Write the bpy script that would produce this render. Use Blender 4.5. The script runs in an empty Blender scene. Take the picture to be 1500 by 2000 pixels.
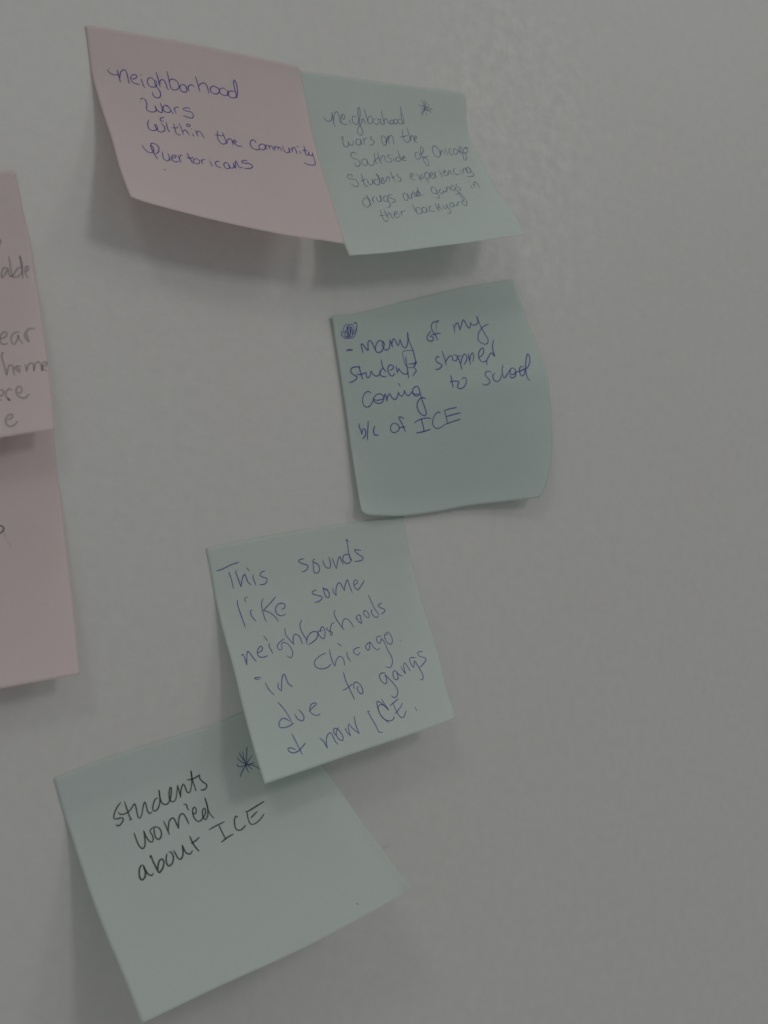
# Sticky notes with handwriting on a painted wall.
# World axes: X along the wall to the right, Z up the wall, the wall's face is the plane Y = 0
# and the room lies on the side Y < 0.  Everything below is given in millimetres and scaled to metres.
import bpy, bmesh, math, random
from mathutils import Vector, Matrix
MM = 0.001

def W3(p):                      # (along wall, up wall, off the wall) in mm -> metres
    return Vector((p[0]*MM, -p[2]*MM, p[1]*MM))

scene = bpy.context.scene
col = scene.collection

# ------------------------------------------------------------------ camera
cam_data = bpy.data.cameras.new('camera')
cam = bpy.data.objects.new('camera', cam_data)
col.objects.link(cam)
cam.matrix_world = Matrix(((0.8441214, -0.061411, -0.5326235, 0.0), (-0.5361264, -0.106416, -0.8374032, -0.3832623), (-0.0052539, 0.9924235, -0.1227521, 0.0), (0.0, 0.0, 0.0, 1.0)))
cam_data.sensor_fit = 'HORIZONTAL'
cam_data.sensor_width = 36.0
cam_data.lens = 62.6206
cam_data.clip_start = 0.01
cam_data.clip_end = 50
cam_data.dof.use_dof = True
cam_data.dof.focus_distance = 0.4359
cam_data.dof.aperture_fstop = 22
scene.camera = cam

# ------------------------------------------------------------------ light of the room
world = bpy.data.worlds.new('World')
scene.world = world
world.use_nodes = True
bgn = world.node_tree.nodes['Background']
bgn.inputs['Color'].default_value = (0.93, 0.97, 1.0, 1)
bgn.inputs['Strength'].default_value = 0.25

def panel(name, loc, size, power, color, target=(0.20, 0, 0.05)):
    d = bpy.data.lights.new(name, 'AREA')
    d.shape = 'RECTANGLE'; d.size, d.size_y = size
    d.energy = power; d.color = color
    o = bpy.data.objects.new(name, d); col.objects.link(o)
    o.location = loc
    v = Vector(target) - Vector(loc)
    o.rotation_euler = v.to_track_quat('-Z', 'Y').to_euler()
    return o
# ceiling panels out in the room, and the broad soft light that the white ceiling sends down
panel('ceiling_panel_light', (2.40, -2.20, 1.90), (0.60, 0.80), 5.0, (1.0, 0.985, 0.95))
panel('ceiling_panel_light', (0.95, -2.60, 1.30), (0.44, 0.50), 6.8, (1.0, 0.985, 0.95))
panel('ceiling_panel_light', (-1.50, -1.90, 2.00), (0.60, 0.50), 5.8, (1.0, 0.985, 0.95))
panel('ceiling_bounce_light', (1.5, -2.5, 3.0), (4.0, 3.6), 11, (1.0, 0.98, 0.96))

scene.view_settings.view_transform = 'Standard'
scene.view_settings.look = 'None'
scene.view_settings.exposure = 0
scene.view_settings.gamma = 1
scene.render.engine = 'CYCLES'

# ------------------------------------------------------------------ materials
def new_mat(name):
    m = bpy.data.materials.new(name); m.use_nodes = True
    nt = m.node_tree
    for n in list(nt.nodes): nt.nodes.remove(n)
    return m, nt, nt.nodes.new, nt.links.new

def wall_material():
    m, nt, N, L = new_mat('wall_paint')
    out = N('ShaderNodeOutputMaterial'); b = N('ShaderNodeBsdfPrincipled')
    L(b.outputs['BSDF'], out.inputs['Surface'])
    tc = N('ShaderNodeTexCoord')
    # colour: slightly uneven off-white paint, pinkish and greenish drifts, a few specks
    n1 = N('ShaderNodeTexNoise'); n1.inputs['Scale'].default_value = 14; n1.inputs['Detail'].default_value = 5
    L(tc.outputs['Object'], n1.inputs['Vector'])
    r1 = N('ShaderNodeValToRGB')
    r1.color_ramp.elements[0].position = .35; r1.color_ramp.elements[0].color = (0.560, 0.543, 0.518, 1)
    r1.color_ramp.elements[1].position = .65; r1.color_ramp.elements[1].color = (0.562, 0.554, 0.530, 1)
    L(n1.outputs['Fac'], r1.inputs['Fac'])
    n2 = N('ShaderNodeTexNoise'); n2.inputs['Scale'].default_value = 260; n2.inputs['Detail'].default_value = 6
    n2.inputs['Roughness'].default_value = .6
    L(tc.outputs['Object'], n2.inputs['Vector'])
    mr = N('ShaderNodeMapRange'); mr.inputs['From Min'].default_value = .3; mr.inputs['From Max'].default_value = .7
    mr.inputs['To Min'].default_value = .97; mr.inputs['To Max'].default_value = 1.03
    L(n2.outputs['Fac'], mr.inputs['Value'])
    mul = N('ShaderNodeMixRGB'); mul.blend_type = 'MULTIPLY'; mul.inputs['Fac'].default_value = 1
    L(r1.outputs['Color'], mul.inputs['Color1']); L(mr.outputs['Result'], mul.inputs['Color2'])
    # uneven patch beside the top green note, its glare painted in as lighter blotches
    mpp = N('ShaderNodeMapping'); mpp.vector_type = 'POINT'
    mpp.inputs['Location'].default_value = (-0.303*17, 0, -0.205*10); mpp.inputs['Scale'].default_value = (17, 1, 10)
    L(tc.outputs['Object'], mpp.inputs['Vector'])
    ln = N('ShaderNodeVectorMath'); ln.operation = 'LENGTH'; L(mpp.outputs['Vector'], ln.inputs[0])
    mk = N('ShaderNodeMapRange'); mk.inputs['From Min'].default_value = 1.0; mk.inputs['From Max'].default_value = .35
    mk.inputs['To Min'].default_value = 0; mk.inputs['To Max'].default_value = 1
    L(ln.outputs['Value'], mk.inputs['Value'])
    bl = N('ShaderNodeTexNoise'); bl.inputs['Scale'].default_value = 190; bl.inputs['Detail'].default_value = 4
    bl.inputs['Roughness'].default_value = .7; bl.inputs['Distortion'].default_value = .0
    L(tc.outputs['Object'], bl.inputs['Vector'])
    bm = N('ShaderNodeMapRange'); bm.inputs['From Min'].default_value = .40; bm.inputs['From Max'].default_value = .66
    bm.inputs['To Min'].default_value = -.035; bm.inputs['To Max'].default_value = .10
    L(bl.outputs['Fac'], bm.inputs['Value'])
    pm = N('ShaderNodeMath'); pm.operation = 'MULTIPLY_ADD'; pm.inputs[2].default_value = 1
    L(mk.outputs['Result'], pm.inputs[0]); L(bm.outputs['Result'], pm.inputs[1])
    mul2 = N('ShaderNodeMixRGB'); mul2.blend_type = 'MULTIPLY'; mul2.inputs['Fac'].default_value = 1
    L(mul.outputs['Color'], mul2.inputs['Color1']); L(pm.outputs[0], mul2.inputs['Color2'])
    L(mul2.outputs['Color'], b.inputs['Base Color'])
    # roller texture
    h1 = N('ShaderNodeTexNoise'); h1.inputs['Scale'].default_value = 150; h1.inputs['Detail'].default_value = 4
    h1.inputs['Distortion'].default_value = .6
    h2 = N('ShaderNodeTexNoise'); h2.inputs['Scale'].default_value = 620; h2.inputs['Detail'].default_value = 3
    h3 = N('ShaderNodeTexNoise'); h3.inputs['Scale'].default_value = 22; h3.inputs['Detail'].default_value = 2
    mp = N('ShaderNodeMapping'); mp.inputs['Scale'].default_value = (1, 1, 1.25)
    L(tc.outputs['Object'], mp.inputs['Vector'])
    for h in (h1, h2, h3): L(mp.outputs['Vector'], h.inputs['Vector'])
    a = N('ShaderNodeMath'); a.operation = 'MULTIPLY_ADD'; a.inputs[1].default_value = .25
    L(h2.outputs['Fac'], a.inputs[0]); L(h1.outputs['Fac'], a.inputs[2])
    a2 = N('ShaderNodeMath'); a2.operation = 'MULTIPLY_ADD'; a2.inputs[1].default_value = .9
    L(h3.outputs['Fac'], a2.inputs[0]); L(a.outputs[0], a2.inputs[2])
    bump = N('ShaderNodeBump'); bump.inputs['Strength'].default_value = 1.0
    bump.inputs['Distance'].default_value = 0.00012
    L(a2.outputs[0], bump.inputs['Height'])
    L(bump.outputs['Normal'], b.inputs['Normal'])
    b.inputs['Roughness'].default_value = .42
    b.inputs['Specular IOR Level'].default_value = .42
    return m

def paper_material(name, rgb, trans):
    m, nt, N, L = new_mat(name)
    out = N('ShaderNodeOutputMaterial'); b = N('ShaderNodeBsdfPrincipled')
    tr = N('ShaderNodeBsdfTranslucent'); mix = N('ShaderNodeMixShader')
    mix.inputs['Fac'].default_value = .55
    tc = N('ShaderNodeTexCoord')
    n = N('ShaderNodeTexNoise'); n.inputs['Scale'].default_value = 900; n.inputs['Detail'].default_value = 5
    n.inputs['Roughness'].default_value = .65
    L(tc.outputs['Object'], n.inputs['Vector'])
    mr = N('ShaderNodeMapRange'); mr.inputs['From Min'].default_value = .3; mr.inputs['From Max'].default_value = .7
    mr.inputs['To Min'].default_value = .965; mr.inputs['To Max'].default_value = 1.03
    L(n.outputs['Fac'], mr.inputs['Value'])
    big = N('ShaderNodeTexNoise'); big.inputs['Scale'].default_value = 40; big.inputs['Detail'].default_value = 3
    L(tc.outputs['Object'], big.inputs['Vector'])
    mr2 = N('ShaderNodeMapRange'); mr2.inputs['From Min'].default_value = .3; mr2.inputs['From Max'].default_value = .7
    mr2.inputs['To Min'].default_value = .985; mr2.inputs['To Max'].default_value = 1.015
    L(big.outputs['Fac'], mr2.inputs['Value'])
    mm = N('ShaderNodeMath'); mm.operation = 'MULTIPLY'
    L(mr.outputs['Result'], mm.inputs[0]); L(mr2.outputs['Result'], mm.inputs[1])
    mul = N('ShaderNodeMixRGB'); mul.blend_type = 'MULTIPLY'; mul.inputs['Fac'].default_value = 1
    mul.inputs['Color1'].default_value = (*rgb, 1)
    L(mm.outputs[0], mul.inputs['Color2'])
    L(mul.outputs['Color'], b.inputs['Base Color'])
    tr.inputs['Color'].default_value = (*trans, 1)
    b.inputs['Roughness'].default_value = .75
    b.inputs['Specular IOR Level'].default_value = .2
    bump = N('ShaderNodeBump'); bump.inputs['Strength'].default_value = .35
    bump.inputs['Distance'].default_value = 0.00006
    L(n.outputs['Fac'], bump.inputs['Height']); L(bump.outputs['Normal'], b.inputs['Normal'])
    L(b.outputs['BSDF'], mix.inputs[1]); L(tr.outputs['BSDF'], mix.inputs[2])
    L(mix.outputs['Shader'], out.inputs['Surface'])
    return m

def ink_material(name, rgb, lo, hi, rough=.45):
    # pen ink: its cover of the paper varies along the stroke ('density', stored on the mesh)
    m, nt, N, L = new_mat(name)
    out = N('ShaderNodeOutputMaterial'); b = N('ShaderNodeBsdfPrincipled')
    t = N('ShaderNodeBsdfTransparent'); mix = N('ShaderNodeMixShader')
    b.inputs['Base Color'].default_value = (*rgb, 1)
    b.inputs['Roughness'].default_value = rough
    b.inputs['Specular IOR Level'].default_value = .25
    at = N('ShaderNodeAttribute'); at.attribute_name = 'density'
    tc = N('ShaderNodeTexCoord')
    n = N('ShaderNodeTexNoise'); n.inputs['Scale'].default_value = 3500; n.inputs['Detail'].default_value = 2
    L(tc.outputs['Object'], n.inputs['Vector'])
    k = N('ShaderNodeMapRange'); k.inputs['From Min'].default_value = .35; k.inputs['From Max'].default_value = .6
    k.inputs['To Min'].default_value = .72; k.inputs['To Max'].default_value = 1
    L(n.outputs['Fac'], k.inputs['Value'])
    d = N('ShaderNodeMapRange'); d.inputs['To Min'].default_value = lo; d.inputs['To Max'].default_value = hi
    L(at.outputs['Fac'], d.inputs['Value'])
    mu = N('ShaderNodeMath'); mu.operation = 'MULTIPLY'; mu.use_clamp = True
    L(k.outputs['Result'], mu.inputs[0]); L(d.outputs['Result'], mu.inputs[1])
    L(mu.outputs[0], mix.inputs['Fac'])
    L(t.outputs['BSDF'], mix.inputs[1]); L(b.outputs['BSDF'], mix.inputs[2])
    L(mix.outputs['Shader'], out.inputs['Surface'])
    return m

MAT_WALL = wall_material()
PAPER = {
    'pink':  paper_material('pink_paper',  (0.895, 0.835, 0.825), (0.87, 0.74, 0.73)),
    'green': paper_material('green_paper', (0.84, 0.875, 0.85), (0.78, 0.86, 0.80)),
    'grey_green': paper_material('grey_green_paper', (0.825, 0.855, 0.838), (0.76, 0.83, 0.78)),
    'dark_green': paper_material('darker_green_paper', (0.775, 0.835, 0.80), (0.70, 0.79, 0.75)),
}
INK = {
    'b': ink_material('blue_ballpoint_ink', (0.028, 0.020, 0.310), .74, 1.0),
    'g': ink_material('thin_blue_ink', (0.028, 0.030, 0.240), .55, 1.0),
    'k': ink_material('black_ink', (0.006, 0.006, 0.010), .80, 1.0),
    't': ink_material('teal_blue_ink', (0.010, 0.060, 0.210), .62, .95),
    'p': ink_material('grey_purple_ink', (0.085, 0.060, 0.120), .30, .62),
    'f': ink_material('faint_smudge', (0.030, 0.030, 0.045), .12, .30),
}

# ------------------------------------------------------------------ helpers
def link_mesh(name, verts, faces, mat, parent=None, smooth=True):
    me = bpy.data.meshes.new(name)
    me.from_pydata([tuple(v) for v in verts], [], faces)
    me.materials.append(mat)
    if smooth:
        for p in me.polygons: p.use_smooth = True
    me.update()
    o = bpy.data.objects.new(name, me); col.objects.link(o)
    if parent: o.parent = parent
    return o

def lerp_curve(c, t):
    n = len(c) - 1
    x = min(max(t, 0.0), 1.0) * n
    i = min(int(x), n - 1); a = x - i
    p, q = c[i], c[i+1]
    return tuple(p[k]*(1-a) + q[k]*a for k in range(3))

class Sheet:
    """A curled square of paper: the surface spanned by its four edge curves (mm)."""
    def __init__(s, top, bottom, left, right): s.t, s.b, s.l, s.r = top, bottom, left, right
    def raw(s, u, v):
        T, B, Lf, Rt = lerp_curve(s.t, u), lerp_curve(s.b, u), lerp_curve(s.l, v), lerp_curve(s.r, v)
        c00, c10, c01, c11 = s.t[0], s.t[-1], s.b[0], s.b[-1]
        return tuple((1-v)*T[k] + v*B[k] + (1-u)*Lf[k] + u*Rt[k]
                     - ((1-u)*(1-v)*c00[k] + u*(1-v)*c10[k] + (1-u)*v*c01[k] + u*v*c11[k]) for k in range(3))
    def at(s, u, v): return W3(s.raw(u, v))
    def normal(s, u, v):
        e = .01
        du = s.at(min(u+e, 1), v) - s.at(max(u-e, 0), v)
        dv = s.at(u, min(v+e, 1)) - s.at(u, max(v-e, 0))
        n = du.cross(dv).normalized()
        return n if n.y < 0 else -n          # towards the room

THICK = 0.00011
def paper_sheet(sheet, mat, parent, origin, n=72):
    verts = []
    fr, bk = [], []
    for j in range(n+1):
        for i in range(n+1):
            u, v = i/n, j/n
            p = sheet.at(u, v) - origin; nn = sheet.normal(u, v)
            fr.append(p); bk.append(p - nn*THICK)
    verts = fr + bk; K = (n+1)*(n+1)
    idx = lambda i, j: j*(n+1) + i
    faces = []
    for j in range(n):
        for i in range(n):
            a, b, c, d = idx(i, j), idx(i+1, j), idx(i+1, j+1), idx(i, j+1)
            faces.append((a, d, c, b)); faces.append((K+a, K+b, K+c, K+d))
    rim = [idx(i, 0) for i in range(n)] + [idx(n, j) for j in range(n)] + \
          [idx(i, n) for i in range(n, 0, -1)] + [idx(0, j) for j in range(n, 0, -1)]
    for q in range(len(rim)):
        a, b = rim[q], rim[(q+1) % len(rim)]
        faces.append((a, b, K+b, K+a))
    o = link_mesh('paper_sheet', verts, faces, mat, parent)
    me = o.data
    # keep the cut edge of the paper crisp
    for p in me.polygons[-len(rim):]: p.use_smooth = False
    return o

def catmull(pts, step):
    if len(pts) < 3:
        P = pts
        out = []
        for a, b in zip(P, P[1:]):
            m = max(1, int(math.dist(a, b)/step))
            for k in range(m): out.append((a[0]+(b[0]-a[0])*k/m, a[1]+(b[1]-a[1])*k/m))
        out.append(P[-1]); return out
    out = []
    n = len(pts)
    for i in range(n-1):
        p0 = pts[i-1] if i else (2*pts[0][0]-pts[1][0], 2*pts[0][1]-pts[1][1])
        p1, p2 = pts[i], pts[i+1]
        p3 = pts[i+2] if i+2 < n else (2*p2[0]-p1[0], 2*p2[1]-p1[1])
        m = max(2, int(math.dist(p1, p2)/step))
        # centripetal-ish: damp tangents by chord lengths so that corners do not overshoot
        l1 = math.dist(p1, p2) or 1e-9
        def tan(a, b, c):
            la, lb = math.dist(a, b) or 1e-9, math.dist(b, c) or 1e-9
            w = min(1.0, 2*min(la, lb)/(la+lb) + .25)
            return ((c[0]-a[0])/(la+lb)*l1*w, (c[1]-a[1])/(la+lb)*l1*w)
        m1, m2 = tan(p0, p1, p2), tan(p1, p2, p3)
        for k in range(m):
            t = k/m; t2, t3 = t*t, t*t*t
            out.append(tuple((2*t3-3*t2+1)*p1[c] + (t3-2*t2+t)*m1[c] + (-2*t3+3*t2)*p2[c] + (t3-t2)*m2[c] for c in (0, 1)))
    out.append(pts[-1])
    return out

def ink_mesh(name, sheet, strokes, mat, parent, origin, lift=.00005, pen=.36, seed=1):
    """strokes: (width factor, [(u, v), ...]) in sheet coordinates -> one mesh of thin ribbons lying on the paper"""
    rnd = random.Random(seed)
    verts, faces, dens = [], [], []
    for wf, pts in strokes:
        if len(pts) == 1 or (len(pts) == 2 and pts[0] == pts[1]):
            pts = [pts[0], (pts[0][0]+.006, pts[0][1]+.002)]
        P = catmull(pts, .006)
        # drop coincident samples
        Q = [P[0]]
        for p in P[1:]:
            if math.dist(p, Q[-1]) > 5e-4: Q.append(p)
        if len(Q) < 2: continue
        pos = [sheet.at(u, v) for u, v in Q]
        nor = [sheet.normal(u, v) for u, v in Q]
        n = len(Q)
        d = rnd.uniform(.45, 1); w = 1.0
        target = d; base = len(verts)
        lift_s = lift + rnd.random()*.00003
        for i in range(n):
            if rnd.random() < .12: target = rnd.choice((.25, .55, .8, 1, 1, 1))
            d += (target-d)*.25; w += (rnd.uniform(.86, 1.14)-w)*.2
            t = (pos[min(i+1, n-1)] - pos[max(i-1, 0)])
            side = nor[i].cross(t).normalized()
            end = min(i, n-1-i)
            hw = pen*MM*.5*wf*w*(.72 + .28*d)*(.62 if end == 0 else .85 if end == 1 else 1)
            c = pos[i] + nor[i]*lift_s - origin
            verts += [c + side*hw, c - side*hw]
            dd = d*(.6 if end == 0 else .8 if end == 1 else 1)
            dens += [dd, dd]
            if i: a = base + 2*i; faces.append((a-2, a-1, a+1, a))
        # rounded ends: one extra vertex past each end
        for e, s_ in ((0, -1), (n-1, 1)):
            t = (pos[min(e+1, n-1)] - pos[max(e-1, 0)]).normalized()
            verts.append(pos[e] + nor[e]*lift_s - origin + t*(s_*pen*MM*.3*wf)); dens.append(d*.6)
            b0 = base + 2*e
            faces.append((b0, b0+1, len(verts)-1))
    o = link_mesh(name, verts, faces, mat, parent)
    at = o.data.attributes.new('density', 'FLOAT', 'POINT')
    at.data.foreach_set('value', dens)
    return o

# ------------------------------------------------------------------ the wall
def box(name, lo, hi, mat):
    x0, y0, z0 = lo; x1, y1, z1 = hi
    v = [(x0,y0,z0),(x1,y0,z0),(x1,y1,z0),(x0,y1,z0),(x0,y0,z1),(x1,y0,z1),(x1,y1,z1),(x0,y1,z1)]
    f = [(0,1,5,4),(1,2,6,5),(2,3,7,6),(3,0,4,7),(4,5,6,7),(3,2,1,0)]
    return link_mesh(name, v, f, mat, smooth=False)
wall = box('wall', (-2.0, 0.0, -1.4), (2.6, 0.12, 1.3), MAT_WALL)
wall['kind'] = 'structure'

class Flat:
    def at(s, u, v): return Vector((u, 0, v))
    def normal(s, u, v): return Vector((0, -1, 0))
def wall_mark(name, pts, wf, mat, seed):
    P = [(x*MM, y*MM) for x, y in pts]
    class F(Flat): pass
    rnd = random.Random(seed)
    verts, faces, dens = [], [], []
    sm = []
    for a, b in zip(P, P[1:]):
        for k in range(4): sm.append((a[0]+(b[0]-a[0])*k/4, a[1]+(b[1]-a[1])*k/4))
    sm.append(P[-1])
    for i, (x, y) in enumerate(sm):
        q, r = sm[min(i+1, len(sm)-1)], sm[max(i-1, 0)]
        t = Vector((q[0]-r[0], 0, q[1]-r[1])).normalized(); s_ = Vector((0,-1,0)).cross(t)
        hw = wf*MM*.5*(1 - .8*i/(len(sm)-1))
        c = Vector((x, -.00004, y)); verts += [c+s_*hw, c-s_*hw]; dens += [1-.6*i/(len(sm)-1)]*2
        if i: a = 2*i; faces.append((a-2, a-1, a+1, a))
    o = link_mesh(name, verts, faces, mat, wall)
    at = o.data.attributes.new('density', 'FLOAT', 'POINT'); at.data.foreach_set('value', dens)
    return o
SCUFF = ink_material('scuff_mark_dirt', (0.05, 0.05, 0.045), .10, .85, .8)
wall_mark('scuff_mark', [(242.72, -56.1), (243.37, -56.25), (244.55, -55.79), (246.04, -55.04)], 1.1, SCUFF, 3)

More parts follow.
